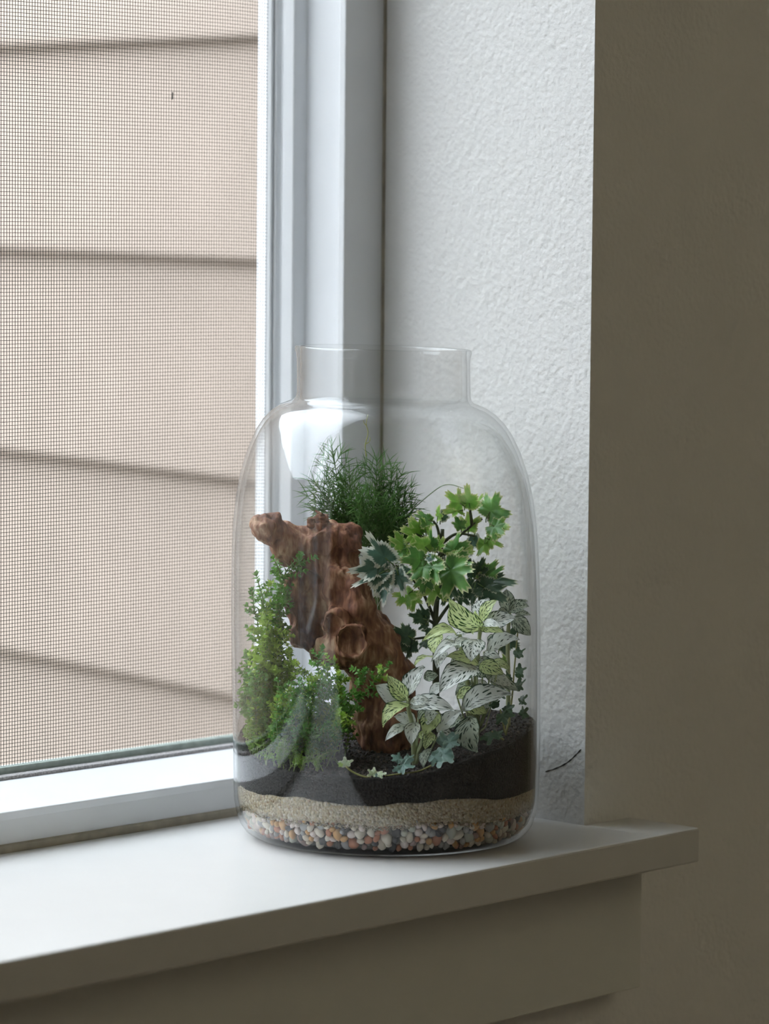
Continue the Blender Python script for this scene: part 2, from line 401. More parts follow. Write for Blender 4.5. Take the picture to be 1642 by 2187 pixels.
# ------------------------------------------------------------------ insect screen
SX0, SX1, SZ0, SZ1, SY = XM + .005, .0668, .0272, WZ1 - .032, .1545
scr = prop(empty('insect_screen', ((SX0 + SX1) / 2, SY, SZ0)), 'dark fly screen mesh stretched in the open window', 'window screen')
so = Vector(scr.location)
def spart(mb, name, mat, kind=None, bev=0):
    mb.v = [Vector(v) - so for v in mb.v]; o = mb.build(name, mat, scr)
    if bev: bevel(o, bev)
    if kind: prop(o, kind=kind)
    return o
b1 = MB().box((SX0, SY - .0025, SZ0), (SX1, SY + .0045, SZ0 + .0055)); spart(b1, 'screen_rail', M['gasket'], None, .001)
b1 = MB().box((SX0, SY - .0025, SZ1 - .0055), (SX1, SY + .0045, SZ1)); spart(b1, 'screen_rail', M['gasket'], None, .001)
b1 = MB().box((SX1 - .0018, SY - .0025, SZ0 + .0055), (SX1, SY + .0045, SZ1 - .0055)); spart(b1, 'screen_stile', M['vinyl'], None, .0006)
b1 = MB().box((SX0, SY - .0025, SZ0 + .0055), (SX0 + .0055, SY + .0045, SZ1 - .0055)); spart(b1, 'screen_stile', M['vinyl'], None, .001)
PITCH = .00193; TR = .000165
tv = []; tf = []
def sag(x, z):
    e = (SX1 - x)
    return -.0011 * math.exp(-e / .012) + .0004 * math.sin(x * 19 + z * 3)
nx = int((SX1 - SX0 - .006) / PITCH); nz = int((SZ1 - SZ0 - .009) / PITCH)
def thread(pts, ax):
    n0 = len(tv)
    for p in pts:
        for k in range(4):
            a = k * math.pi / 2 + math.pi / 4; c, s_ = math.cos(a) * TR, math.sin(a) * TR
            tv.append((p[0] + (c if ax == 'v' else 0), p[1] + s_, p[2] + (c if ax == 'h' else 0)))
    for i in range(len(pts) - 1):
        for k in range(4):
            k2 = (k + 1) % 4; tf.append((n0 + i * 4 + k, n0 + i * 4 + k2, n0 + i * 4 + 4 + k2, n0 + i * 4 + 4 + k))
xs = [SX0 + .004] + [SX1 - d for d in (.42, .3, .2, .12, .07, .04, .025, .014, .007, .003, .0005) if SX1 - d > SX0 + .01]
for j in range(nz):
    z = SZ0 + .0056 + j * PITCH
    thread([(x - so.x, .0005, z + sag(x, z) * min(1, (z - SZ0) / .05) - so.z) for x in xs], 'h')
for i in range(nx):
    x = SX1 - .0022 - i * PITCH
    thread([(x - so.x, .0009, SZ0 + .004 - so.z), (x - so.x, .0009, SZ1 - .004 - so.z)], 'v')
prop(mobj('screen_mesh', tv, tf, M['thread'], scr, smooth=False), kind='stuff')
sn = MB().tube([(-.0095, SY - .0005, .3855), (-.0095, SY - .0008, .3895)], .00035, 5); spart(sn, 'snagged_thread', M['thread'])

# ------------------------------------------------------------------ outside: lap-sided house wings, yard
def siding_wall(name, A, d, L, z0, z1, zref, E, side, label, tilt=0.):
    """boards along unit direction d from A, the weather face on the side of unit normal n"""
    d = Vector((*d, 0)).normalized(); n = Vector((-d.y, d.x, 0)) * side
    root = prop(empty(name, (A[0], A[1], z0)), label, kind=S)
    core = MB()
    a = Vector((0, 0, 0)) - n * .03; b = d * L - n * .03; c = b - n * .12; e = a - n * .12
    for z in (0, z1 - z0):
        for p in (a, b, c, e): core.v.append((p.x, p.y, z))
    core.f = [(3, 2, 1, 0), (4, 5, 6, 7), (0, 1, 5, 4), (1, 2, 6, 5), (2, 3, 7, 6), (3, 0, 4, 7)]
    core.build('wall_core', M['siding'], root)
    k0 = math.ceil((z0 - zref) / E); me = None
    for k in range(k0, int((z1 - zref) / E)):
        zb = zref + k * E - z0
        if me is None:
            prof = [(.004, 0), (.004, .0), (.0185, .0), (.0185, .003), (.004, E + .012), (-.004, E + .012), (-.004, 0)]
            prof = [(.0, 0), (.0185, 0), (.0190, .003), (.0065, E + .02), (0, E + .02)]
            mb = MB(); m_ = len(prof)
            for t in (0, L):
                for p, q in prof:
                    w = d * t + n * (p - .03); mb.v.append((w.x, w.y, q + t * tilt))
            for i in range(m_):
                j = (i + 1) % m_; mb.f.append((i, j, m_ + j, m_ + i))
            mb.f += [tuple(range(m_)), tuple(m_ + i for i in reversed(range(m_)))]
            o = mb.build('siding_board', M['siding'], root); me = o.data
        else:
            o = bpy.data.objects.new('siding_board', me); COL.objects.link(o); o.parent = root
        o.location = (0, 0, zb)
    return root
def ray_at(px, py, depth):
    d = (px - W / 2) * CR - (py - H / 2) * CU + F * CW; return CP + d / F * depth
SD = 2.79; sp0 = ray_at(490, 553, SD)
dw = np.array([.12444, .99205]); near = sp0[:2] - dw * .56
zr = sp0[2] - .56 * .0185
siding_wall('wall_exterior', near, dw, 3.6, -1.2, 2.3, zr, .18, 1, 'tan lap siding of the wing outside the window', .0185)
far = near + dw * 3.6
siding_wall('wall_neighbour', (far[0] + .1, far[1]), (-1, 0), 6.5, -1.2, 2.3, zr, .18, 1, 'tan lap siding of the house wall facing the window')
siding_wall('wall_neighbour', (far[0] - 4.2, far[1]), (0, -1), 3.5, -1.2, 1.5, zr, .18, 1, 'tan lap siding of an added unseen wing blocking low sky on the left')  # added out of view to keep low bright sky out of the jar reflections
slab('ground', (-8, YB + .001, -1.3), (6, 8, -1.2), M['ground'], 'grey gravel yard outside the window')

# ------------------------------------------------------------------ jar
JAR = Vector((0, 0, 0)); JROT = -YAW
prof_o = [(.0, 0), (.055, 0), (.0665, .0001), (.0705, .0010), (.0738, .0032), (.0765, .0070), (.0785, .0130), (.0795, .0190), (.0798, .026), (.0800, .040), (.0803, .075), (.0805, .110), (.0803, .130), (.0799, .1445), (.0794, .155), (.0786, .1655), (.0772, .177), (.0747, .189), (.0708, .2012), (.0662, .211),
          (.0625, .2165), (.0580, .2210), (.0535, .2240), (.0498, .2256), (.0470, .2266), (.0455, .2280), (.0450, .2305), (.0449, .240), (.0449, .2485), (.0452, .2505), (.0457, .2520), (.0459, .2530), (.0456, .2540), (.0449, .2545)]
prof_i = [(.0440, .2543), (.0434, .2536), (.0431, .2525), (.0432, .2505), (.0434, .2480), (.0434, .240), (.0434, .2300), (.0437, .2275), (.0452, .2254), (.0487, .2240), (.0528, .2223), (.0570, .2194), (.0612, .2152), (.0646, .2102), (.0692, .2004), (.0731, .1884), (.0756, .1766), (.0770, .1652), (.0778, .155), (.0783, .1445), (.0787, .130), (.0789, .110), (.0787, .075), (.0785, .040), (.0782, .026), (.0778, .0195), (.0767, .0137), (.0744, .0080), (.0708, .0042), (.062, .0026), (.0, .0024)]
def lathe(prof, n, shear=None):
    v = []; f = []; idx = []
    for r, z in prof:
        if r < 1e-6: idx.append([len(v)]); v.append((0, 0, z)); continue
        row = []
        for k in range(n):
            a = 2 * math.pi * k / n; row.append(len(v)); v.append((r * math.cos(a), r * math.sin(a), z))
        idx.append(row)
    for i in range(len(prof) - 1):
        A, B = idx[i], idx[i + 1]
        for k in range(n):
            k2 = (k + 1) % n
            if len(A) == 1: f.append((A[0], B[k2], B[k]))
            elif len(B) == 1: f.append((A[k], A[k2], B[0]))
            else: f.append((A[k], A[k2], B[k2], B[k]))
    return v, f
jv, jf = lathe(prof_o + prof_i, 128)
def jshear(p):
    x, y, z = p
    t = max(0, z - .05)
    return (x - .018 * t, y, z - .020 * x * smooth01(.15, .25, z))
jar = mobj('glass_jar', [jshear(p) for p in jv], jf, M['jar'])
bm = bmesh.new(); bm.from_mesh(jar.data); bmesh.ops.recalc_face_normals(bm, faces=bm.faces); bm.to_mesh(jar.data); bm.free()
jar.rotation_euler = (0, 0, JROT); jar.location = (0, 0, .0003)
prop(jar, 'clear round-shouldered glass jar terrarium standing on the white sill', 'jar')

# ------------------------------------------------------------------ layers in the jar
def n3(x, y, z): return noise.noise(Vector((x, y, z)))
def soil_h(X, Y):
    h = .0414 + .016 * smooth01(.0, .078, X) + (.009 - .005 * smooth01(0, .07, X)) * smooth01(-.07, .06, Y) + .006 * smooth01(-.02, -.07, X) * smooth01(-.05, .03, Y)
    return h + .0016 * n3(X * 60, Y * 60, 1) + .0007 * n3(X * 210, Y * 210, 4)
def sand_h(a):
    return .0285 + .0042 * n3(math.cos(a) * 1.6, math.sin(a) * 1.6, 3.3) + .0012 * n3(math.cos(a) * 6, math.sin(a) * 6, 8.1) - .003 * smooth01(2.6, 3.1, abs((a + math.pi / 2 + math.pi) % (2 * math.pi) - math.pi) + 1.35)
def peb_h(a):
    return .0180 + .0030 * n3(math.cos(a) * 2.2, math.sin(a) * 2.2, 6.3) + .0015 * n3(math.cos(a) * 7, math.sin(a) * 7, 1.1)
def rin(z):
    zs = [q[1] for q in prof_i][::-1]; rs = [q[0] for q in prof_i][::-1]
    return float(np.interp(z, zs, rs))
def layer(name, bot, top, mat, gap, n=144, rings=26, rough_r=0.):
    v = []; f = []
    m = 6
    for i in range(m + 1):                                    # side wall
        for k in range(n):
            a = 2 * math.pi * k / n; zb = bot(a); zt = top(None, a); z = zb + (zt - zb) * i / m
            r = rin(z) - gap + rough_r * n3(math.cos(a) * 40, math.sin(a) * 40, z * 500)
            v.append((r * math.cos(a), r * math.sin(a), z))
    for i in range(m):
        for k in range(n):
            k2 = (k + 1) % n; f.append((i * n + k, i * n + k2, (i + 1) * n + k2, (i + 1) * n + k))
    prev = m * n
    for j in range(1, rings):                                 # top
        base = len(v); q = 1 - j / rings
        for k in range(n):
            a = 2 * math.pi * k / n; r = (rin(top(None, a)) - gap) * q; v.append((r * math.cos(a), r * math.sin(a), top(r, a)))
        for k in range(n):
            k2 = (k + 1) % n; f.append((prev + k, prev + k2, base + k2, base + k))
        prev = base
    c = len(v); v.append((0, 0, top(0, 0)))
    for k in range(n): f.append((prev + k, prev + (k + 1) % n, c))
    c = len(v); v.append((0, 0, bot(0)))
    for k in range(n): f.append(((k + 1) % n, k, c))
    o = mobj(name, v, f, mat); o.rotation_euler = (0, 0, JROT); return o
R_S = .0775
def soil_top(r, a):
    if r is None: r = R_S
    return soil_h(r * math.cos(a), r * math.sin(a))
soil = prop(layer('potting_soil', lambda a: sand_h(a) + .0001, soil_top, M['soil'], .0006, 180, 44), 'black potting soil sloping up to the right inside the jar', 'soil', kind='stuff')
sand = prop(layer('sand_layer', lambda a: peb_h(a), lambda r, a: sand_h(a) if (r is None or r > .07) else .028, M['sand'], .0006), 'layer of coarse beige sand under the dark soil', 'sand', kind='stuff')
bed = prop(layer('gravel_bed', lambda a: .0034, lambda r, a: peb_h(a) if (r is None or r > .07) else .015, M['bed'], .0045), 'packed grey-brown gravel filling the foot of the jar', 'gravel', kind='stuff')
def grains(name, pts, mat, parent):
    v = []; f = []
    O = [(1, 0, 0), (-1, 0, 0), (0, 1, 0), (0, -1, 0), (0, 0, 1), (0, 0, -1)]
    T = [(0, 2, 4), (2, 1, 4), (1, 3, 4), (3, 0, 4), (2, 0, 5), (1, 2, 5), (3, 1, 5), (0, 3, 5)]
    for p, s in pts:
        n = len(v); q = Matrix.Rotation(random.uniform(0, 6.28), 3, Vector((random.gauss(0, 1), random.gauss(0, 1), random.gauss(0, 1))).normalized())
        sc = [s * random.uniform(.6, 1.3) for _ in range(3)]
        for o_ in O: v.append(tuple(Vector(p) + q @ Vector((o_[0] * sc[0], o_[1] * sc[1], o_[2] * sc[2]))))
        f += [tuple(n + i for i in t) for t in T]
    o = mobj(name, v, f, mat, parent, smooth=False); prop(o, kind='stuff'); return o
pts = []
for i in range(4200):
    a = random.uniform(-math.pi * 1.06, math.pi * .06); s = random.uniform(.00035, .0008)
    z = random.uniform(peb_h(a) - .002, sand_h(a) + .0004); r = rin(z) - .0004 - s; pts.append(((r * math.cos(a), r * math.sin(a), z), s))
grains('sand_grain_layer', pts, M['sand'], sand)
pts = []
for i in range(4200):
    r = .0765 * math.sqrt(random.random()); a = random.uniform(0, 6.283); X, Y = r * math.cos(a), r * math.sin(a)
    pts.append(((X, Y, soil_h(X, Y) + .0002), random.choice((.0004, .0006, .0008, .0013))))
for i in range(2200):
    a = random.uniform(-math.pi * 1.03, math.pi * .03); s = random.uniform(.0003, .0008); zt = soil_h(.0772 * math.cos(a), .0772 * math.sin(a))
    z = random.uniform(sand_h(a), zt); r = rin(z) - .0005 - s; pts.append(((r * math.cos(a), r * math.sin(a), z), s))
grains('soil_crumb_layer', pts, M['crumb'], soil)
# pebbles
PC = [('cream', (.72, .66, .55)), ('terracotta', (.50, .22, .13)), ('pinkish white', (.74, .64, .59)), ('grey', (.36, .36, .36)), ('charcoal', (.06, .06, .065)), ('ochre', (.62, .36, .15)), ('mauve brown', (.34, .24, .22)), ('pale sage', (.52, .54, .46))]
PMAT = [simple('pebble_' + c.replace(' ', '_'), col, .45, 350, .22, .15, 500) for c, col in PC]
PME = []
for s in range(7):
    bm = bmesh.new(); bmesh.ops.create_icosphere(bm, subdivisions=2, radius=1)
    for v in bm.verts:
        c = v.co.copy(); k = 1 + .28 * noise.noise(c * 1.1 + Vector((s * 7.3, 1, 2)))
        v.co = Vector((c.x * (1 + .12 * (s % 3)), c.y * (.78 + .06 * (s % 2)), c.z * .85)) * k
    me = bpy.data.meshes.new('pebble'); bm.to_mesh(me); bm.free()
    me.polygons.foreach_set('use_smooth', [True] * len(me.polygons)); PME.append(me)
pebble_meshes = {}
rnd = random.Random(21); placed = []
tries = 0
cr, sr = math.cos(JROT), math.sin(JROT)
while len(placed) < 285 and tries < 12000:
    tries += 1
    a = rnd.uniform(-math.pi * 1.0, 0.0); s = rnd.choice((.0017, .0020, .0023, .0026, .0030, .0033))
    z = .0034 + s * .9 + rnd.random() * (peb_h(a) + .0014 - .0034 - s * .9)
    r = rin(z) - .0006 - s * 1.12; p = Vector((r * math.cos(a), r * math.sin(a), z))
    if any((p - q).length < (s + t) * .72 for q, t in placed): continue
    placed.append((p, s)); mi = rnd.randrange(7); ci = rnd.choice((0, 0, 1, 1, 2, 2, 2, 3, 3, 4, 5, 5, 6, 6, 7))
    key = (mi, ci)
    if key not in pebble_meshes:
        me = PME[mi].copy(); me.materials.append(PMAT[ci]); pebble_meshes[key] = me
    o = bpy.data.objects.new('pebble', pebble_meshes[key]); COL.objects.link(o)
    o.location = (p.x * cr - p.y * sr, p.x * sr + p.y * cr, p.z)
    o.rotation_euler = (rnd.uniform(0, 6), rnd.uniform(0, 6), rnd.uniform(0, 6)); o.scale = (s,) * 3
    zone = ('far left', 'left', 'middle', 'right', 'far right')[min(4, int((p.x + .078) / .0312))]
    size = 'small' if s < .0019 else ('large' if s > .0028 else 'medium')
    prop(o, '%s %s pebble, %s gravel, %s of the jar foot' % (size, PC[ci][0], 'upper' if z > .0115 else 'lower', zone), 'pebble', '%s %s pebbles in the jar' % (size, PC[ci][0]))

# ------------------------------------------------------------------ driftwood (signed distance field -> surface nets)
def surface_nets(vals, org, h):
    s = vals < 0; nx_, ny_, nz_ = vals.shape
    acc = np.zeros((nx_ - 1, ny_ - 1, nz_ - 1, 3)); cnt = np.zeros((nx_ - 1, ny_ - 1, nz_ - 1))
    cs = [(i, j, k) for i in (0, 1) for j in (0, 1) for k in (0, 1)]
    def sl(A, c): return A[c[0]:nx_ - 1 + c[0], c[1]:ny_ - 1 + c[1], c[2]:nz_ - 1 + c[2]]
    for a in cs:
        for b in cs:
            if sum(abs(x - y) for x, y in zip(a, b)) != 1 or a > b: continue
            va, vb = sl(vals, a), sl(vals, b); m = sl(s, a) != sl(s, b)
            t = np.where(m, va / np.where(m, va - vb, 1), 0)
            for d in range(3): acc[..., d] += np.where(m, a[d] + (b[d] - a[d]) * t, 0)
            cnt += m
    act = cnt > 0; idx = -np.ones(act.shape, int); idx[act] = np.arange(act.sum())
    ijk = np.argwhere(act); v = (ijk + acc[act] / cnt[act][:, None]) * h + org
    F_ = []
    for d in range(3):
        e1, e2 = [x for x in range(3) if x != d]
        a = [slice(1, -1)] * 3; a[d] = slice(0, -1); b = list(a); b[d] = slice(1, None)
        sa_, sb_ = s[tuple(a)], s[tuple(b)]; q = np.argwhere(sa_ != sb_)
        for c in q:
            c = c.copy(); p = c.copy(); p[e1] += 1; p[e2] += 1
            def g(o1, o2):
                t = p.copy(); t[e1] -= o1; t[e2] -= o2; return idx[tuple(t)]
            quad = (g(0, 0), g(1, 0), g(1, 1), g(0, 1))
            F_.append(quad if sa_[tuple(c)] else quad[::-1])
    return v, F_
hgrid = .0009
lo = np.array([-.074, -.046, .030]); hi = np.array([.020, .046, .176])
gx, gy, gz = [np.arange(lo[i], hi[i], hgrid) for i in range(3)]
G = np.stack(np.meshgrid(gx, gy, gz, indexing='ij'), -1)
def caps(a, b, ra, rb):
    a, b = np.array(a), np.array(b); ab = b - a
    t = np.clip(((G - a) @ ab) / (ab @ ab), 0, 1)
    return np.linalg.norm(G - (a + t[..., None] * ab), axis=-1) - (ra + (rb - ra) * t)
def smin(a, b, k): h_ = np.clip(.5 + .5 * (b - a) / k, 0, 1); return b + (a - b) * h_ - k * h_ * (1 - h_)
def smax(a, b, k): return -smin(-a, -b, k)
def W_(px, py, Y): return tuple(P(px, py, Y, None))
D = None
chain = [(838, 1640, .004, 62), (826, 1530, .004, 66), (812, 1445, .004, 62), (780, 1375, .004, 56), (745, 1300, .004, 50), (722, 1235, .006, 46), (706, 1180, .008, 48)]
parts_ = []
for (a, b) in zip(chain, chain[1:]): parts_.append((W_(*a[:3]), W_(*b[:3]), a[3] * PX, b[3] * PX))
add = [((742, 1160, .004), (690, 1160, .006), 34, 40), ((690, 1165, .006), (620, 1165, .004), 42, 36), ((620, 1160, .004), (566, 1128, -.006), 32, 25), ((566, 1128, -.006), (557, 1124, -.008), 25, 22),
       ((648, 1250, .010), (655, 1340, .012), 36, 42), ((655, 1340, .012), (690, 1380, .008), 36, 30),
       ((690, 1385, -.008), (760, 1378, -.010), 34, 44), ((715, 1328, -.008), (725, 1350, -.010), 27, 30),
       ((760, 1270, -.006), (812, 1400, -.004), 22, 40), ((735, 1225, -.006), (770, 1290, -.008), 24, 22), ((830, 1400, .0), (862, 1440, .0), 24, 20)]
for a, b, ra, rb in add: parts_.append((W_(*a), W_(*b), ra * PX, rb * PX))
for a, b, ra, rb in parts_:
    c = caps(a, b, ra, rb); D = c if D is None else smin(D, c, .0045)
# hollows
for a, b, ra, rb in [((658, 1240, -.004), (664, 1350, -.003), 32, 37), ((690, 1146, -.007), (682, 1182, -.006), 16, 13), ((750, 1362, -.0235), (756, 1380, -.0235), 20, 21), ((712, 1328, -.0185), (716, 1338, -.019), 14, 15),
                     ((612, 1320, .004), (585, 1260, .002), 16, 24), ((775, 1330, -.020), (742, 1290, -.018), 10, 12), ((646, 1428, -.004), (690, 1445, -.004), 22, 18), ((735, 1150, -.010), (742, 1190, -.008), 10, 12), ((540, 1132, -.018), (546, 1118, -.016), 9, 10), ((640, 1120, -.004), (630, 1105, .0), 10, 14)]:
    D = smax(D, -caps(W_(*a), W_(*b), ra * PX, rb * PX), .0025)
def ring(c, R_, r_, k=.0015):
    q = G - np.array(c); rad = np.sqrt(q[..., 0] ** 2 + q[..., 2] ** 2) - R_
    return np.sqrt(rad ** 2 + q[..., 1] ** 2) - r_
for (cx_, cy_, Y_, R_, r_) in [(752, 1370, -.0195, 33, 7), (714, 1332, -.0150, 24, 6), (690, 1162, -.003, 24, 6)]:
    D = smin(D, ring(W_(cx_, cy_, Y_), R_ * PX, r_ * PX), .0022)
v, f = surface_nets(D, lo, hgrid)
wv = []
for p in v:
    q = Vector(p); qs = Vector((q.x * 1.0 + q.z * .38, q.y, q.z * .55))
    d = .0042 * noise.noise(q * 44) + .0026 * noise.noise(q * 105 + Vector((5, 2, 1))) - .0026 * (abs(noise.noise(qs * 120 + Vector((3, 1, 7)))) - .2) + .0009 * noise.noise(qs * 330) + .0012 * noise.noise(q * 230)
    wv.append((q, d))
me = bpy.data.meshes.new('tmp'); me.from_pydata([tuple(p) for p in v], [], f); me.update()
bm = bmesh.new(); bm.from_mesh(me); bmesh.ops.recalc_face_normals(bm, faces=bm.faces); bm.to_mesh(me); bm.free(); me.update()
f = [tuple(p.vertices) for p in me.polygons]
nr = np.zeros(len(me.vertices) * 3); me.vertices.foreach_get('normal', nr); nr = nr.reshape(-1, 3); bpy.data.meshes.remove(me)
verts = [q + Vector(nr[i]) * d for i, (q, d) in enumerate(wv)]
drift = mobj('driftwood', verts, f, M['wood']); drift.rotation_euler = (0, 0, JROT)
prop(drift, 'gnarled red-brown driftwood standing in the middle of the jar', 'driftwood')
kb = MB()
for (a, b, r0, r1) in [((688, 1122, .004), (684, 1098, .003), 19, 13), ((666, 1122, .003), (663, 1106, .002), 9, 7)]:
    A_, B_ = P(*a, None), P(*b, None)
    pts_ = [A_.lerp(B_, t / 7) + Vector((random.uniform(-1, 1), random.uniform(-1, 1), 0)) * .0006 for t in range(8)]
    kb.tube(pts_, [(r0 + (r1 - r0) * t / 7) * PX * random.uniform(.85, 1.2) for t in range(8)], 9)
kb.build('branch_stub', M['wood'], drift, smooth=True)

# ------------------------------------------------------------------ plants: leaf builders
def frame(B, T, hint, roll=0.):
    a = (T - B); L = a.length; a = a / L
    s = a.cross(Vector(hint)); s.normalize(); n = s.cross(a)
    if roll:
        R = Matrix.Rotation(roll, 3, a); s = R @ s; n = R @ n
    return L, a, s, n
def fit_leaf(B, T, w, mat, parent, off, hint=(-.25, -.75, .75), roll=0., arch=.22, cup=.10, seed=0):
    L, a, s, n = frame(B, T, hint, roll); NT, NS = 14, 10; V = []; U = []; Fc = []
    rr = random.Random(seed)
    ph = rr.uniform(0, 6)
    for i in range(NT + 1):
        t = i / NT
        hw = .5 * w * (math.sin(math.pi * min(1, t ** .82)) ** .75 if 0 < t < 1 else 0)
        for j in range(NS + 1):
            q = -1 + 2 * j / NS
            z = arch * L * (math.sin(math.pi * t * .95) * .55 - .55 * t * t) + cup * w * q * q + .022 * w * math.sin(t * 22 + ph + q * 2) * abs(q) - .05 * w * math.exp(-(q / .12) ** 2)
            p = B + a * (L * t) + s * (hw * q) + n * z
            V.append(p - off); U.append((t, .5 + .5 * q))
    for i in range(NT):
        for j in range(NS):
            k = i * (NS + 1) + j; Fc.append((k, k + 1, k + NS + 2, k + NS + 1))
    return mobj('leaf', V, Fc, mat, parent, True, U)
def lobed_leaf(B, T, wid, mat, parent, off, lobes, hint=(-.2, -.8, .6), roll=0., cup=.16, serr=.05, seed=0, notch=.40, sig=.39):
    """lobes: [(angle deg, length)] around a centre a third of the way up the blade"""
    L, a, s, n = frame(B, T, hint, roll); rr = random.Random(seed); ph = rr.uniform(0, 6)
    N = 72; rings = [.18, .42, .62, .78, .88, .95, 1.0]; V = []; E_ = []; Fc = []
    C0 = .30
    lb = [(math.radians(d), l * rr.uniform(.88, 1.1)) for d, l in lobes]
    out = []
    for k in range(N):
        th = -math.pi + 2 * math.pi * k / N
        r = notch
        for d, l in lb:
            dd = (th - d + math.pi) % (2 * math.pi) - math.pi
            r = max(r, l * math.exp(-abs(dd / sig) ** 3.2))
        back = smooth01(2.3, 3.1, abs(th)); r = r * (1 - back) + C0 * 1.0 * back * .98 + 0
        r *= 1 + serr * (2 * abs((k * .5) % 1 - .5) * 2 - 1) + .04 * math.sin(5 * th + ph)
        out.append((th, r))
    V.append(B + a * (C0 * L) - off); E_.append(0)
    for q in rings:
        for th, r in out:
            x = math.cos(th) * r * q; y = math.sin(th) * r * q * wid
            z = -cup * (x * x * .5 + y * y * .9) + .075 * math.sin(3 * th + ph) * q * q + .04 * math.sin(9 * th + ph * 2) * q ** 4 + .05 * q * math.cos(5 * th)*.5
            V.append(B + a * (L * (C0 + x)) + s * (L * y) + n * (L * z) - off); E_.append(q)
    for k in range(N): Fc.append((0, 1 + k, 1 + (k + 1) % N))
    for i in range(len(rings) - 1):
        b0 = 1 + i * N
        for k in range(N):
            k2 = (k + 1) % N; Fc.append((b0 + k, b0 + N + k, b0 + N + k2, b0 + k2))
    ed = [max(0, (e - .55) / .45) for e in E_]
    return mobj('leaf', V, Fc, mat, parent, True, None, {'edge': ed})
def plant(name, px, py, Y, label, cat, group=None):
    b = P(px, py, Y); b.z = soil_h(b.x, b.y) - .001
    w = Matrix.Rotation(JROT, 3, 'Z') @ b
    e = prop(empty(name, w, JROT), label, cat, group); return e, b
def stem(pts, r, mat, parent, off, name='stem', seg=6, n=14):
    c = spline(pts, n); m = len(c)
    rs = [(r[0] + (r[1] - r[0]) * i / (m - 1)) if isinstance(r, tuple) else r for i in range(m)]
    return MB().tube([p - off for p in c], rs, seg).build(name, mat, parent, True)

# ---- asparagus fern behind the driftwood
fern, fb = plant('asparagus_fern', 800, 1560, .036, 'fine feathery asparagus fern rising behind the driftwood', 'plant')
def needles(pts, parent, off, rnd, ln, per=8, spread=.9):
    v = []; f = []
    for p, d in pts:
        d = d.normalized(); a = d.cross(Vector((.3, .5, .8))).normalized(); b = d.cross(a)
        ph = rnd.uniform(0, 6)
        for k in range(per):
            an = ph + 6.283 * k / per + rnd.uniform(-.3, .3); sp = spread * rnd.uniform(.45, 1.25)
            dr = (d * math.cos(sp) + (a * math.cos(an) + b * math.sin(an)) * math.sin(sp)).normalized()
            L = ln * rnd.uniform(.6, 1.25); r = .00025
            e1 = dr.cross(Vector((.2, .9, .4))).normalized(); e2 = dr.cross(e1); n = len(v)
            mid = p + dr * L * .5 + Vector((0, 0, 1)) * L * .06; tip = p + dr * L + Vector((0, 0, 1)) * L * .02
            for c, rr in ((p, r), (mid, r * .95)):
                for q in range(3): v.append(c + (e1 * math.cos(q * 2.094) + e2 * math.sin(q * 2.094)) * rr - off)
            v.append(tip - off)
            for q in range(3):
                q2 = (q + 1) % 3; f.append((n + q, n + q2, n + 3 + q2, n + 3 + q)); f.append((n + 3 + q, n + 3 + q2, n + 6))
    return v, f
fr = random.Random(5)
FR = [((800, 1240, .034), (740, 1110, .034), (708, 955, .030), 1.0), ((800, 1240, .036), (760, 1130, .03), (745, 1010, .024), 1.), ((800, 1240, .034), (800, 1120, .034), (805, 985, .030), 1.0), ((810, 1240, .036), (825, 1140, .036), (838, 1000, .032), .9),
      ((805, 1240, .036), (740, 1130, .03), (672, 1030, .026), 1.0), ((805, 1240, .036), (750, 1130, .034), (684, 1074, .030), .9), ((805, 1240, .036), (840, 1140, .034), (852, 1045, .030), .9), ((810, 1240, .036), (845, 1160, .03), (858, 1090, .030), .9),
      ((800, 1240, .036), (790, 1150, .02), (770, 1060, .016), .9), ((805, 1240, .036), (820, 1160, .022), (815, 1070, .016), .9), ((805, 1240, .03), (830, 1185, .03), (852, 1140, .026), .8), ((800, 1240, .036), (770, 1160, .036), (735, 1095, .036), .9),
      ((800, 1240, .036), (795, 1180, .03), (788, 1110, .026), .8)]
for a, b, c, sc in FR:
    pts_ = spline([P(fb.x / PX + 800, 1500, .036, None) if False else fb + Vector((fr.uniform(-.004, .004), fr.uniform(-.004, .004), 0)), P(*a), P(*b), P(*c)], 40)
    nodes = []; twigs = MB()
    for i in range(22, 40):
        t = (pts_[min(i + 1, 39)] - pts_[i - 1]).normalized()
        nodes.append((pts_[i], t))
        if i % 2 == 0 and i < 38:
            for sgn in (1, -1):
                side = t.cross(Vector((fr.uniform(-.5, .5), 1, fr.uniform(-.3, .3)))).normalized() * sgn
                L = .0085 * (1.1 - abs(i - 30) / 28) * fr.uniform(.6, 1.3)
                dr = (t * .7 + side * .9 + Vector((0, fr.uniform(-.6, .6), .2))).normalized()
                q = pts_[i] + dr * L; twigs.tube([pts_[i] - fb, q - fb], .00018, 3, False)
                nodes.append((pts_[i].lerp(q, .55), dr)); nodes.append((q, dr))
    vv, ff = needles(nodes, fern, fb, fr, .0108 * sc, 4, .95)
    fo = prop(mobj('frond', vv, ff, M['fern'], fern, False), kind='stuff')
    mb = MB().tube([p - fb for p in pts_], [.0004 - .00022 * i / 39 for i in range(40)], 5)
    n0 = len(mb.v); mb.v += twigs.v; mb.f += [tuple(n0 + i for i in q) for q in twigs.f]
    mb.build('stem', M['fern_stem'], fo, True)
td = stem([P(782, 975, .030), P(780, 950, .03), P(786, 925, .03), P(782, 905, .03), P(786, 885, .03)], (.0003, .0002), M['tendril'], fern, fb, 'tendril', 5, 16); prop(td, 'pale yellow shoot tip')
stem([P(781, 948, .03), P(789, 943, .03), P(790, 934, .03)], (.0003, .0002), M['tendril'], fern, fb, 'tendril', 5, 8)
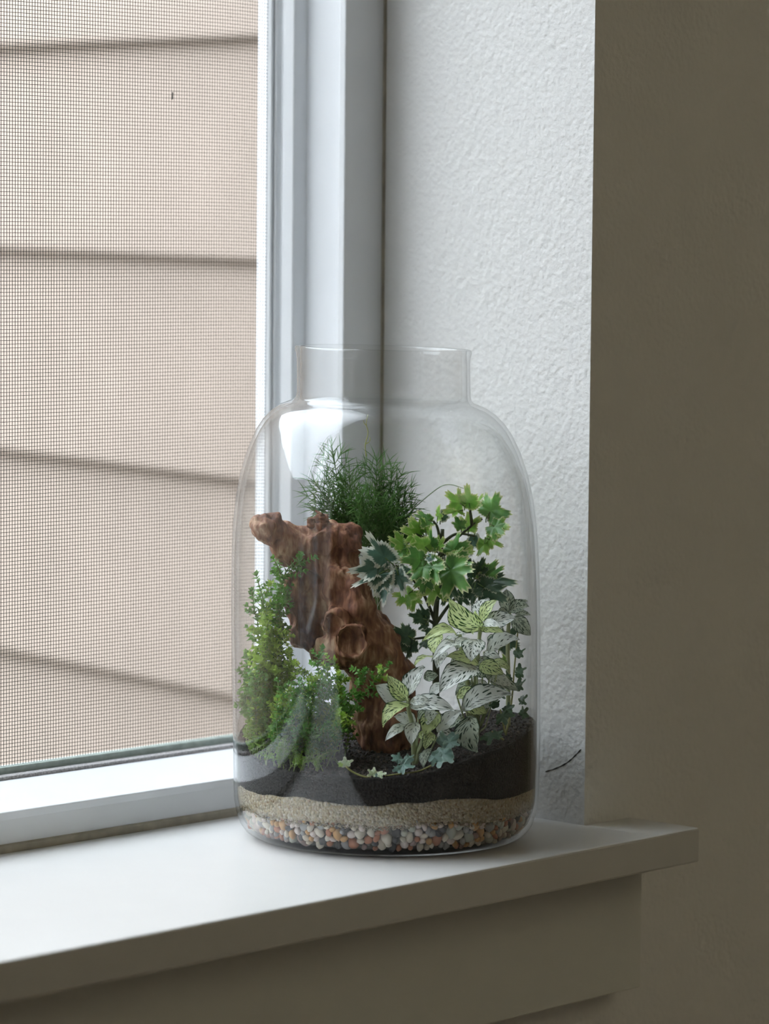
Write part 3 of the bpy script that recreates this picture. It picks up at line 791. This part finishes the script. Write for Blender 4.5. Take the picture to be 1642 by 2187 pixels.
stem([P(782, 908, .03), P(778, 904, .03), P(776, 898, .03)], (.0003, .0002), M['tendril'], fern, fb, 'tendril', 5, 6)
stem([P(862, 1110, .03), P(890, 1080, .03), P(935, 1043, .026), P(960, 1035, .024), P(990, 1043, .022)], (.0003, .00018), M['fern_stem'], fern, fb, 'tendril', 5, 24)

# ---- variegated aralia
ar, ab = plant('variegated_aralia', 930, 1560, .018, 'bushy aralia with scalloped green leaves edged in cream', 'plant')
trunk = stem([ab, P(931, 1420, .016), P(930, 1320, .014), P(940, 1210, .012), P(945, 1130, .012)], (.0021, .0010), M['bark'], ar, ab, 'trunk', 9, 26)
def branch(*pts, r=(.0010, .0005)): stem([P(*p) for p in pts], r, M['bark'], ar, ab, 'branch', 7, 14)
branch((932, 1330, .014), (965, 1285, .016), (1000, 1260, .012), (1020, 1238, .008))
branch((930, 1330, .014), (905, 1270, .010), (870, 1225, .0), (845, 1208, -.004))
branch((940, 1200, .012), (965, 1160, .014), (1010, 1120, .014), (1030, 1108, .014))
branch((943, 1180, .012), (935, 1130, .010), (925, 1112, .010))
branch((944, 1160, .012), (975, 1140, .012), (1015, 1145, .010))
branch((1008, 1122, .014), (1005, 1100, .012), (1003, 1088, .012))
branch((938, 1215, .012), (925, 1190, .0), (915, 1200, -.008))
branch((940, 1200, .012), (948, 1190, .0), (949, 1203, -.006))
branch((931, 1335, .014), (915, 1325, .012), (880, 1315, .01)); branch((931, 1360, .014), (905, 1362, .012), (880, 1365, .01))
branch((940, 1190, .012), (905, 1150, .010), (885, 1140, .008)); branch((932, 1230, .012), (885, 1190, .008), (855, 1180, .004))
L5 = [(0, .70), (48, .60), (-48, .60), (98, .44), (-98, .44)]; L3 = [(0, .70), (58, .58), (-58, .58)]; L2 = [(22, .68), (-30, .66), (80, .4), (-80, .4)]
AR = [ # base, tip, Y base, Y tip, width, material, lobes
    (1004, 1088, 996, 1042, .012, .008, .85, 'aralia_lime', L3), (992, 1082, 958, 1056, .012, .008, .9, 'aralia_lime', L3), (988, 1090, 952, 1092, .012, .006, .8, 'aralia_lime', L5), (1006, 1086, 1030, 1060, .014, .012, .8, 'aralia_lime', L3),
    (1038, 1108, 1066, 1056, .014, .010, 1.15, 'aralia', L3), (1042, 1106, 1082, 1100, .014, .010, .7, 'aralia', L3), (1046, 1128, 1082, 1124, .010, .004, 1.0, 'aralia_lime', L5), (1046, 1118, 1076, 1140, .010, .002, .9, 'aralia', L5),
    (1036, 1148, 1068, 1164, .010, .006, .7, 'aralia_lime', L3), (1036, 1150, 1030, 1188, .010, .004, .75, 'aralia_lime', L2), (1014, 1140, 1004, 1184, .012, .008, .6, 'aralia_white', L3), (1000, 1138, 1002, 1098, .016, .012, .9, 'aralia_lime', L5),
    (985, 1132, 975, 1106, .012, .008, .9, 'aralia', L3), (926, 1114, 886, 1102, .010, .004, .75, 'aralia', L3), (934, 1110, 940, 1082, .012, .008, .8, 'aralia_lime', L3), (940, 1112, 958, 1088, .012, .01, .7, 'aralia_white', L3),
    (905, 1142, 880, 1112, .010, .006, 1.0, 'aralia_lime', L5), (900, 1146, 862, 1130, .010, .004, 1.0, 'aralia_lime', L5), (910, 1140, 905, 1108, .010, .006, .8, 'aralia_lime', L3), (872, 1170, 836, 1148, .008, .002, .95, 'aralia_lime', L5), (870, 1172, 834, 1178, .006, .0, .9, 'aralia', L5), (880, 1172, 850, 1196, .006, .0, .6, 'aralia_lime', L3),
    (918, 1178, 884, 1144, .004, -.002, .7, 'aralia_lime', L3), (924, 1178, 918, 1134, .004, .0, .65, 'aralia', L3), (934, 1174, 944, 1150, .002, -.002, .9, 'aralia_lime', L5), (954, 1188, 992, 1150, .004, .0, .8, 'aralia', L2), (968, 1178, 1008, 1166, .006, .002, .6, 'aralia_lime', L3),
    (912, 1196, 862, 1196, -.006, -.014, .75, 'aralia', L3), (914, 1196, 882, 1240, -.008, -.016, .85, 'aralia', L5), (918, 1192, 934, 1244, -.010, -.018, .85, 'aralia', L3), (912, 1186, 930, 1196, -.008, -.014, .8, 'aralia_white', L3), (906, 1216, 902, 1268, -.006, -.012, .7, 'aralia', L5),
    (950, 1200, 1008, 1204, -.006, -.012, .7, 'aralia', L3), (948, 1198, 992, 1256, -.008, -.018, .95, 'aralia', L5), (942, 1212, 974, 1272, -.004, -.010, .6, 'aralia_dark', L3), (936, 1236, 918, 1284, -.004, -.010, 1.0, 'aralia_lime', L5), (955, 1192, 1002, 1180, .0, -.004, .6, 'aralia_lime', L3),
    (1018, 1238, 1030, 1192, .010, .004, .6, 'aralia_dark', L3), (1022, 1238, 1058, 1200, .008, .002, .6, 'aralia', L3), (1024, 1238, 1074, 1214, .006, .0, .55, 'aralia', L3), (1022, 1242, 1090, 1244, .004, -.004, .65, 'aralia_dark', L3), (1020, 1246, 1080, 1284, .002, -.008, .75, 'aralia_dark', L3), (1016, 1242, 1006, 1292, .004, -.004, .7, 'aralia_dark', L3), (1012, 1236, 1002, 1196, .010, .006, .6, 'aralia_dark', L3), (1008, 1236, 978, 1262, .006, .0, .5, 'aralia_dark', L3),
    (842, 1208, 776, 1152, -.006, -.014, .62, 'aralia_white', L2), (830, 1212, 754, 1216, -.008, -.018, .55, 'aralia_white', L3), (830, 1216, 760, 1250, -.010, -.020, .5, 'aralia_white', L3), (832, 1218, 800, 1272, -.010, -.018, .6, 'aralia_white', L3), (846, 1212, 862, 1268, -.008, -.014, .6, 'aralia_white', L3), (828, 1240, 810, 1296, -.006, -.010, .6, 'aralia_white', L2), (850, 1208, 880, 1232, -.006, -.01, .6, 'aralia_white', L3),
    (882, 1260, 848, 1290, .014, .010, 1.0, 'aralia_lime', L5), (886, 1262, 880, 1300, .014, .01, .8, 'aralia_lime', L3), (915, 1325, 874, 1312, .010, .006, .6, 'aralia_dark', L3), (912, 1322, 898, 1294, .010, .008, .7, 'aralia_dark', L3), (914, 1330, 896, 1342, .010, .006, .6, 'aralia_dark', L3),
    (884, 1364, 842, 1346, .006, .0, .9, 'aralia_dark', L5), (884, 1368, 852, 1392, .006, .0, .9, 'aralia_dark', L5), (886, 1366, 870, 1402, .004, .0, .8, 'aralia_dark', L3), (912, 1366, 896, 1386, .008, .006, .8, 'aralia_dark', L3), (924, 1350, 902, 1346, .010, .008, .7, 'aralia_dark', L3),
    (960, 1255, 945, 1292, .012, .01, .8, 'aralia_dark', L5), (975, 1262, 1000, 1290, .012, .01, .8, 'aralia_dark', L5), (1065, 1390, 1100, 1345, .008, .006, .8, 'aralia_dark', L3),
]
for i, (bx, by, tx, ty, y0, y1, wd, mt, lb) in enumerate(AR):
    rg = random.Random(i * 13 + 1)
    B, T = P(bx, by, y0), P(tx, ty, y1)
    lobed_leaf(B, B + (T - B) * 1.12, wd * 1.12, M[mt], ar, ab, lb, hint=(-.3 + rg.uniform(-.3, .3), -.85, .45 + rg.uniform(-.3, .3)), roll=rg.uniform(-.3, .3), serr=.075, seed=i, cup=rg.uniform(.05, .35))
    bb = B + (Vector((0, .003, -.002)))
    MB().tube([bb - ab, B - ab, B.lerp(T, .3) - ab], .00035, 5).build('petiole', M['fern_stem'], ar, True)

# ---- fittonias
def fittonia(name_lab, base, leaves, stems):
    e, b = plant('fittonia', *base, name_lab, 'plant', 'white-veined fittonias in the jar')
    for s_ in stems: stem([b] + [P(*q) for q in s_], (.0013, .0010), M['fit_stem'], e, b, 'stem', 7, 14)
    for i, (bx, by, tx, ty, w, y0, y1, mt, arch) in enumerate(leaves):
        rg = random.Random(i * 7 + len(leaves))
        B, T = P(bx, by, y0), P(tx, ty, y1)
        ax = (T - B).normalized()
        fit_leaf(B, T, w * PX * 1.28, M['fit_' + mt], e, b, hint=(-.5 + rg.uniform(-.2, .2), -.72, .7 + rg.uniform(-.2, .2)), roll=rg.uniform(-.2, .2), arch=arch, cup=rg.uniform(.02, .16), seed=i)
fittonia('tall fittonia with white netted leaves at the right of the jar', (1020, 1560, -.022),
    [(1028, 1343, 959, 1284, 42, -.030, -.044, 'y', .25), (1026, 1325, 1056, 1281, 28, -.030, -.036, 'y', .2), (1022, 1318, 1042, 1276, 44, -.026, -.022, 'w', .2), (1033, 1338, 1099, 1317, 34, -.032, -.036, 'w', .25),
     (985, 1342, 960, 1299, 26, -.028, -.034, 'y', .15), (1031, 1335, 1066, 1334, 18, -.034, -.044, 'w', .3), (1028, 1343, 1071, 1347, 20, -.034, -.044, 'y', .3), (1026, 1328, 1014, 1304, 13, -.036, -.040, 'y', .1), (1024, 1340, 1008, 1352, 14, -.036, -.044, 'y', .2),
     (976, 1358, 909, 1355, 28, -.028, -.042, 'y', .45), (940, 1358, 928, 1396, 32, -.030, -.038, 'y', .25), (982, 1360, 948, 1372, 18, -.026, -.034, 'w', .3), (1018, 1366, 1004, 1406, 40, -.040, -.050, 'w', .4), (998, 1366, 974, 1386, 24, -.036, -.044, 'w', .3),
     (1042, 1392, 1105, 1360, 42, -.030, -.034, 'w', .25), (1042, 1376, 1072, 1362, 26, -.024, -.022, 'd', .2), (1022, 1418, 957, 1398, 30, -.036, -.046, 'y', .2), (984, 1380, 924, 1398, 24, -.036, -.050, 'w', .45), (950, 1392, 932, 1424, 22, -.042, -.050, 'w', .35), (930, 1406, 884, 1414, 22, -.026, -.036, 'y', .3),
     (1024, 1420, 1073, 1437, 28, -.034, -.042, 'y', .3), (1052, 1412, 1088, 1427, 16, -.026, -.030, 'y', .3), (1018, 1430, 940, 1466, 52, -.040, -.058, 'w', .32), (988, 1518, 1086, 1475, 46, -.040, -.048, 'w', .35), (1046, 1456, 1106, 1472, 24, -.026, -.030, 'd', .35),
     (1003, 1532, 1014, 1606, 54, -.046, -.056, 'd', .3), (952, 1460, 917, 1490, 24, -.036, -.044, 'w', .3), (970, 1372, 992, 1352, 20, -.022, -.026, 'w', .2), (1010, 1396, 1034, 1380, 24, -.022, -.026, 'd', .2), (1000, 1440, 968, 1424, 26, -.020, -.024, 'd', .2), (1040, 1436, 1062, 1420, 22, -.018, -.02, 'd', .2)],
    [[(1015, 1470, -.024), (1020, 1400, -.028), (1026, 1340, -.032)], [(1000, 1470, -.026), (985, 1400, -.028), (982, 1355, -.028)], [(1005, 1530, -.030), (1000, 1500, -.036), (992, 1518, -.040)], [(1010, 1560, -.034), (1006, 1540, -.040), (1003, 1532, -.046)]])
fittonia('low fittonia rosette in front of the driftwood foot', (885, 1585, -.046),
    [(870, 1490, 903, 1421, 38, -.050, -.044, 'w', .2), (868, 1495, 828, 1444, 28, -.052, -.056, 'y', .2), (866, 1502, 804, 1464, 38, -.050, -.054, 'w', .25), (873, 1508, 815, 1542, 38, -.056, -.066, 'y', .35), (875, 1500, 923, 1499, 20, -.056, -.060, 'w', .35), (877, 1512, 967, 1510, 36, -.054, -.062, 'w', .35),
     (936, 1522, 906, 1568, 38, -.052, -.058, 'y', .25), (934, 1564, 983, 1516, 30, -.050, -.050, 'w', .2), (872, 1552, 823, 1575, 22, -.056, -.064, 'w', .35), (888, 1544, 877, 1588, 28, -.058, -.066, 'w', .35), (925, 1566, 906, 1597, 22, -.056, -.062, 'y', .3), (920, 1598, 901, 1636, 24, -.058, -.066, 'd', .3), (872, 1496, 866, 1478, 10, -.056, -.060, 'y', .1), (905, 1450, 935, 1442, 22, -.034, -.034, 'd', .2)],
    [[(880, 1550, -.048), (872, 1515, -.052), (871, 1492, -.053)], [(910, 1560, -.048), (930, 1540, -.050), (936, 1522, -.052)]])
fittonia('dark fittonia sprig against the right glass behind the others', (1085, 1540, -.002),
    [(1087, 1306, 1080, 1258, 28, .0, .004, 'd', .2), (1088, 1304, 1128, 1293, 28, -.002, -.006, 'd', .2), (1086, 1308, 1064, 1306, 18, .0, -.004, 'd', .2), (1096, 1317, 1132, 1356, 28, -.004, -.008, 'd', .35), (1092, 1300, 1126, 1282, 16, .006, .008, 'd', .2), (1100, 1312, 1132, 1312, 14, .0, .0, 'd', .2)],
    [[(1085, 1450, .0), (1084, 1370, .0), (1088, 1308, .0)]])

def filler(e_name, x0, x1, y0, y1, Y0, Y1, n, seed):
    e = [o for o in bpy.data.objects if o.get('label') == e_name][0]; b = Matrix.Rotation(-JROT, 3, 'Z') @ Vector(e.location); rg = random.Random(seed)
    for i in range(n):
        cx, cy, Y = rg.uniform(x0, x1), rg.uniform(y0, y1), rg.uniform(Y0, Y1); an = rg.uniform(0, 6.28); L = rg.uniform(34, 56)
        B = P(cx, cy, Y); T = P(cx + L * math.cos(an), cy + L * .7 * math.sin(an), Y - rg.uniform(0, .008), .074)
        fit_leaf(B, T, rg.uniform(24, 38) * PX * 1.1, M['fit_' + rg.choice('wwdy')], e, b, hint=(-.45 + rg.uniform(-.2, .2), -.75, .6), arch=.3, cup=.1, seed=i)
        MB().tube([b + Vector((0, 0, .004)) - b, (B - b) * .6 + Vector((0, .002, -.004)), B - b], .0005, 5).build('petiole', M['fit_stem'], e, True)
filler('tall fittonia with white netted leaves at the right of the jar', 960, 1070, 1385, 1540, -.034, -.012, 22, 4)
filler('low fittonia rosette in front of the driftwood foot', 880, 945, 1520, 1575, -.056, -.044, 5, 9)
# ---- creeping ivy
IV = [(0, .70), (62, .62), (-62, .62), (118, .36), (-118, .36)]
def ivy(label, base, leaves, runners, lname='creeping_ivy'):
    e, b = plant(lname, *base, label, 'plant', 'ivy runners in the jar')
    for r_ in runners: stem([P(*q) for q in r_], (.0006, .0004), M['ivy_stem'], e, b, 'runner', 6, 22)
    for i, (bx, by, tx, ty, y0, y1, wd, mt) in enumerate(leaves):
        rg = random.Random(i * 5 + 3); B, T = P(bx, by, y0), P(tx, ty, y1)
        lobed_leaf(B, T, wd, M[mt], e, b, IV, hint=(-.2 + rg.uniform(-.2, .2), -.75, .8), roll=rg.uniform(-.2, .2), serr=.015, seed=i + 50, cup=.15, notch=.40, sig=.36)
ivy('blue-green creeping ivy trailing along the front edge of the soil', (930, 1640, -.064),
    [(952, 1598, 934, 1642, -.066, -.071, 1.15, 'ivy'), (940, 1592, 970, 1566, -.060, -.058, 1.2, 'ivy'), (950, 1582, 984, 1592, -.060, -.064, 1.1, 'ivy'), (920, 1612, 946, 1626, -.066, -.070, 1.2, 'ivy'),
     (858, 1626, 834, 1610, -.070, -.068, 1.0, 'ivy'), (852, 1632, 884, 1638, -.070, -.074, 1.25, 'ivy'), (858, 1640, 838, 1646, -.071, -.074, 1.1, 'ivy'), (866, 1622, 884, 1612, -.068, -.066, 1.0, 'ivy'),
     (803, 1656, 784, 1642, -.074, -.073, 1.0, 'ivy_pale'), (806, 1654, 824, 1652, -.075, -.0755, 1.3, 'ivy_pale'), (800, 1658, 822, 1664, -.075, -.076, 1.0, 'ivy'),
     (738, 1638, 736, 1616, -.070, -.070, 1.35, 'ivy_pale'), (732, 1634, 720, 1630, -.070, -.070, 1.2, 'moss1')],
    [[(738, 1636, -.070), (752, 1648, -.071), (775, 1658, -.073), (800, 1660, -.074), (845, 1654, -.074), (890, 1648, -.072), (915, 1638, -.070), (945, 1620, -.066)]])
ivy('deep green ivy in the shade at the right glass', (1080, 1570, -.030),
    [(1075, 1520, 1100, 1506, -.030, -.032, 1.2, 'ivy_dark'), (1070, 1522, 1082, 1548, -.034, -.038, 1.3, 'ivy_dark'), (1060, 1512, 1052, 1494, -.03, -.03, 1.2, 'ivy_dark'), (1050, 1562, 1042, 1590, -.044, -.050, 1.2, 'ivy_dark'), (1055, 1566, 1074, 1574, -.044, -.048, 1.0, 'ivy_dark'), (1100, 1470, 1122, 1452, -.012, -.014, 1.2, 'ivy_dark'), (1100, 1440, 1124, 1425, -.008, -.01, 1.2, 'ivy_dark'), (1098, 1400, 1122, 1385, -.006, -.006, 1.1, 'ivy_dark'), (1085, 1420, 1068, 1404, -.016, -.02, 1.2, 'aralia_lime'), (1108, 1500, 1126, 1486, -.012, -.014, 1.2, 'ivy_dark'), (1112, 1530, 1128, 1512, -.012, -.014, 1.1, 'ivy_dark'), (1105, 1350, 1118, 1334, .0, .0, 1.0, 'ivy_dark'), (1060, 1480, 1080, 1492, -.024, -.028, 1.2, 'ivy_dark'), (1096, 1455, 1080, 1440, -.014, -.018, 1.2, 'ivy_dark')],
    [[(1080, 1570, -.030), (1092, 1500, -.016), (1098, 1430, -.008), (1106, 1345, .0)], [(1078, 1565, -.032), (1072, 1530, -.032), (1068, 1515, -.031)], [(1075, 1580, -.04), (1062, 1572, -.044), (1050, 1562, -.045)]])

# ---- spikemoss sprigs at the left
def sprig(pts, parent, off, rnd, mat, ln, den=1.0, taper=.5, per=4):
    c = spline(pts, 60)
    for q in c:
        rr = math.hypot(q.x, q.y)
        if rr > .0735: q.x *= .0735 / rr; q.y *= .0735 / rr
    cum = [0]
    for a, b in zip(c, c[1:]): cum.append(cum[-1] + (b - a).length)
    Lt = cum[-1]; v = []; f = []
    def at(s_):
        k = min(max(int(np.searchsorted(cum, s_)), 1), 59)
        return c[k - 1].lerp(c[k], (s_ - cum[k - 1]) / max(1e-9, cum[k] - cum[k - 1])), (c[k] - c[k - 1]).normalized()
    def leaflet(p, dr, d, L):
        w = L * .36; sd = dr.cross(d)
        if sd.length < 1e-6: return
        sd.normalize(); nn = sd.cross(dr); m = len(v)
        v.extend([p - off, p + dr * L * .5 + sd * w - off + nn * w * .35, p + dr * L - off - nn * L * .10, p + dr * L * .5 - sd * w - off + nn * w * .35, p + dr * L * .55 - off])
        f.extend([(m, m + 1, m + 4), (m + 1, m + 2, m + 4), (m + 2, m + 3, m + 4), (m + 3, m, m + 4)])
    def whorl(p, d, L, ph, num, sp0):
        a = d.cross(Vector((.31, .5, .8))).normalized(); b = d.cross(a)
        for q in range(num):
            an = q * 6.283 / num + ph + rnd.uniform(-.25, .25); sp = sp0 * rnd.uniform(.75, 1.2)
            leaflet(p, d * math.cos(sp) + (a * math.cos(an) + b * math.sin(an)) * math.sin(sp), d, L * rnd.uniform(.75, 1.2))
    n = max(5, int(Lt / (.0021 / den)))
    for i in range(n):
        s_ = Lt * (i + .5) / n; p, d = at(s_)
        if i / n < .12: continue
        fr_ = 1 if s_ < Lt * .8 else 1 - .3 * (s_ / Lt - .8) / .2
        whorl(p, d, ln * fr_ * .85, (i % 2) * .785, 4, 1.0)
        if i % 2 == 0 and i > n * .2 and i < n - 2:           # short leafy side shoots
            a = d.cross(Vector((rnd.uniform(-1, 1), 1.2, rnd.uniform(-1, 1)))).normalized() * rnd.choice((1, -1))
            dr = (d * .75 + a * .9).normalized(); Ls = ln * rnd.uniform(.9, 1.7) * fr_
            for k in range(1, 4): whorl(p + dr * Ls * k / 3.2, dr, ln * .72 * fr_, k * .8, 4, .95 if k < 3 else .6)
    p, d = at(Lt * .999); whorl(p, d, ln * .75, .2, 5, .65); whorl(p, d, ln * .6, .5, 4, .3)
    o = mobj('sprig', v, f, mat, parent, True)
    MB().tube([p - off for p in c[::3]], .00032, 5).build('stem', M['moss_stem'], o, True)
    return o
sr_ = random.Random(3)
tall, tb = plant('spikemoss', 560, 1600, -.012, 'tall bright green spikemoss climbing the left side of the jar', 'plant', 'spikemoss clumps in the jar')
TALL = [((565, 1500), (550, 1330), (562, 1290), (548, 1232), -.008, 'moss2', 1.1), ((585, 1480), (590, 1330), (598, 1250), (596, 1192), .004, 'moss2', 1.0), ((600, 1450), (596, 1270), (625, 1215), (668, 1192), -.010, 'moss2', 1.1), ((590, 1400), (590, 1290), (605, 1265), (620, 1290), -.014, 'moss2', 1.0),
        ((570, 1480), (560, 1330), (560, 1290), (575, 1250), .0, 'moss1', 1.1), ((560, 1500), (556, 1420), (566, 1360), (576, 1320), -.016, 'moss1', 1.1), ((580, 1480), (592, 1400), (602, 1360), (618, 1385), -.018, 'moss1', 1.1), ((575, 1490), (560, 1400), (548, 1350), (540, 1345), -.012, 'moss1', 1.1),
        ((585, 1500), (600, 1440), (618, 1410), (626, 1440), -.02, 'moss1', 1.1), ((560, 1520), (530, 1450), (520, 1410), (512, 1395), -.006, 'moss2', 1.0), ((555, 1530), (530, 1480), (516, 1450), (508, 1470), -.008, 'moss2', 1.0), ((550, 1540), (525, 1500), (515, 1490), (510, 1520), -.01, 'moss2', 1.0),
        ((580, 1420), (575, 1350), (585, 1310), (600, 1330), -.012, 'moss1', 1.0), ((570, 1440), (565, 1370), (580, 1345), (605, 1350), -.018, 'moss1', 1.1), ((600, 1250), (606, 1240), (600, 1225), (585, 1195), -.006, 'moss2', .9), ((604, 1235), (615, 1215), (632, 1196), (640, 1185), -.008, 'moss2', .9), ((560, 1330), (545, 1310), (540, 1280), (538, 1262), -.006, 'moss2', .9), ((600, 1300), (610, 1290), (616, 1276), (612, 1262), -.012, 'moss2', .9)]
for a, b, c, d, Y, mt, sc in TALL:
    pt = [P(*a, Y * .6 - .004), P(*b, Y), P(*c, Y), P(*d, Y - .003)]
    if a[1] > 1380: pt = [tb + Vector((sr_.uniform(-.008, .012), sr_.uniform(-.012, .012), 0))] + pt
    sprig(pt, tall, tb, sr_, M[mt], .0042 * sc, .9)
for i in range(32):
    x = sr_.uniform(508, 640); Y = sr_.uniform(-.045, .012); yt = sr_.uniform(1400, 1570) + max(0, x - 600) * .9
    p0 = P(x + sr_.uniform(-10, 25), 1630, Y * .9); p0.z = soil_h(p0.x, p0.y); p3 = P(x, yt, Y)
    mid = p0.lerp(p3, .55) + Vector((sr_.uniform(-.006, .006), sr_.uniform(-.006, .006), .002)); tip = p3 + Vector((sr_.uniform(-.008, .008), sr_.uniform(-.006, .004), sr_.uniform(-.004, .003)))
    for q in (mid, tip):
        rr = math.hypot(q.x, q.y)
        if rr > .075: q.x *= .075 / rr; q.y *= .075 / rr
    sprig([p0, mid, p3, tip], tall, tb, sr_, M[sr_.choice(('moss1', 'moss1', 'moss3', 'moss2'))], .0039, .85)
trail, tb2 = plant('spikemoss', 690, 1590, -.040, 'trailing spikemoss with arching sprigs in front of the driftwood', 'plant', 'spikemoss clumps in the jar')
TR_ = [((700, 1540), (740, 1490), (770, 1460), (778, 1436), -.050, 1.0), ((735, 1545), (760, 1505), (795, 1460), (828, 1420), -.052, 1.0), ((680, 1500), (685, 1460), (678, 1420), (688, 1388), -.040, 1.1), ((690, 1500), (705, 1460), (715, 1440), (738, 1448), -.044, 1.0), ((660, 1540), (640, 1500), (650, 1470), (642, 1455), -.050, 1.0),
       ((720, 1540), (735, 1545), (745, 1532), (738, 1528), -.056, 1.0), ((690, 1470), (660, 1440), (640, 1425), (632, 1415), -.03, .9), ((700, 1520), (722, 1480), (728, 1460), (724, 1440), -.046, 1.0), ((770, 1462), (772, 1450), (768, 1438), (756, 1430), -.050, .9), ((800, 1455), (808, 1448), (818, 1440), (812, 1428), -.052, .9),
       ((650, 1560), (700, 1560), (720, 1552), (735, 1558), -.054, 1.0), ((660, 1500), (668, 1470), (665, 1450), (655, 1470), -.046, 1.0), ((690, 1490), (700, 1430), (710, 1410), (716, 1420), -.036, 1.0)]
for a, b, c, d, Y, sc in TR_:
    pt = [P(*a, Y + .004), P(*b, Y), P(*c, Y), P(*d, Y - .002)]
    if a[1] > 1495: pt = [tb2 + Vector((sr_.uniform(-.01, .01), sr_.uniform(-.006, .01), 0))] + pt
    sprig(pt, trail, tb2, sr_, M['moss2' if sr_.random() < .45 else 'moss1'], .0039 * sc, 1.0)
for i in range(20):
    x = sr_.uniform(630, 735); Y = sr_.uniform(-.05, -.012); yt = sr_.uniform(1450, 1570)
    p0 = P(x, 1620, Y); p0.z = soil_h(p0.x, p0.y); p3 = P(x + sr_.uniform(-25, 25), yt, Y)
    sprig([p0, p0.lerp(p3, .5) + Vector((sr_.uniform(-.005, .005), 0, .002)), p3, p3 + Vector((sr_.uniform(-.007, .007), -.002, sr_.uniform(-.004, .002)))], trail, tb2, sr_, M[sr_.choice(('moss2', 'moss3', 'moss2'))], .0032, 1.0)
carpet, cb = plant('feather_moss', 580, 1620, -.034, 'low feathery moss cushion on the soil at the lower left', 'moss')
for i in range(64):
    x = sr_.uniform(515, 690); Y = sr_.uniform(-.066, -.012); p0 = P(x, 1640, Y, .074); p0.z = soil_h(p0.x, p0.y)
    h = sr_.uniform(.006, .017) * (1 if x < 640 else .7)
    dv = Vector((sr_.uniform(-.006, .006), sr_.uniform(-.004, .004), h))
    q1, q2 = p0 + dv * .6, p0 + dv + Vector((sr_.uniform(-.005, .005), 0, -.001))
    for q in (q1, q2):
        rr = math.hypot(q.x, q.y)
        if rr > .0745: q.x *= .0745 / rr; q.y *= .0745 / rr
    sprig([p0, q1, q2], carpet, cb, sr_, M['moss3'], .0022, 1.3)
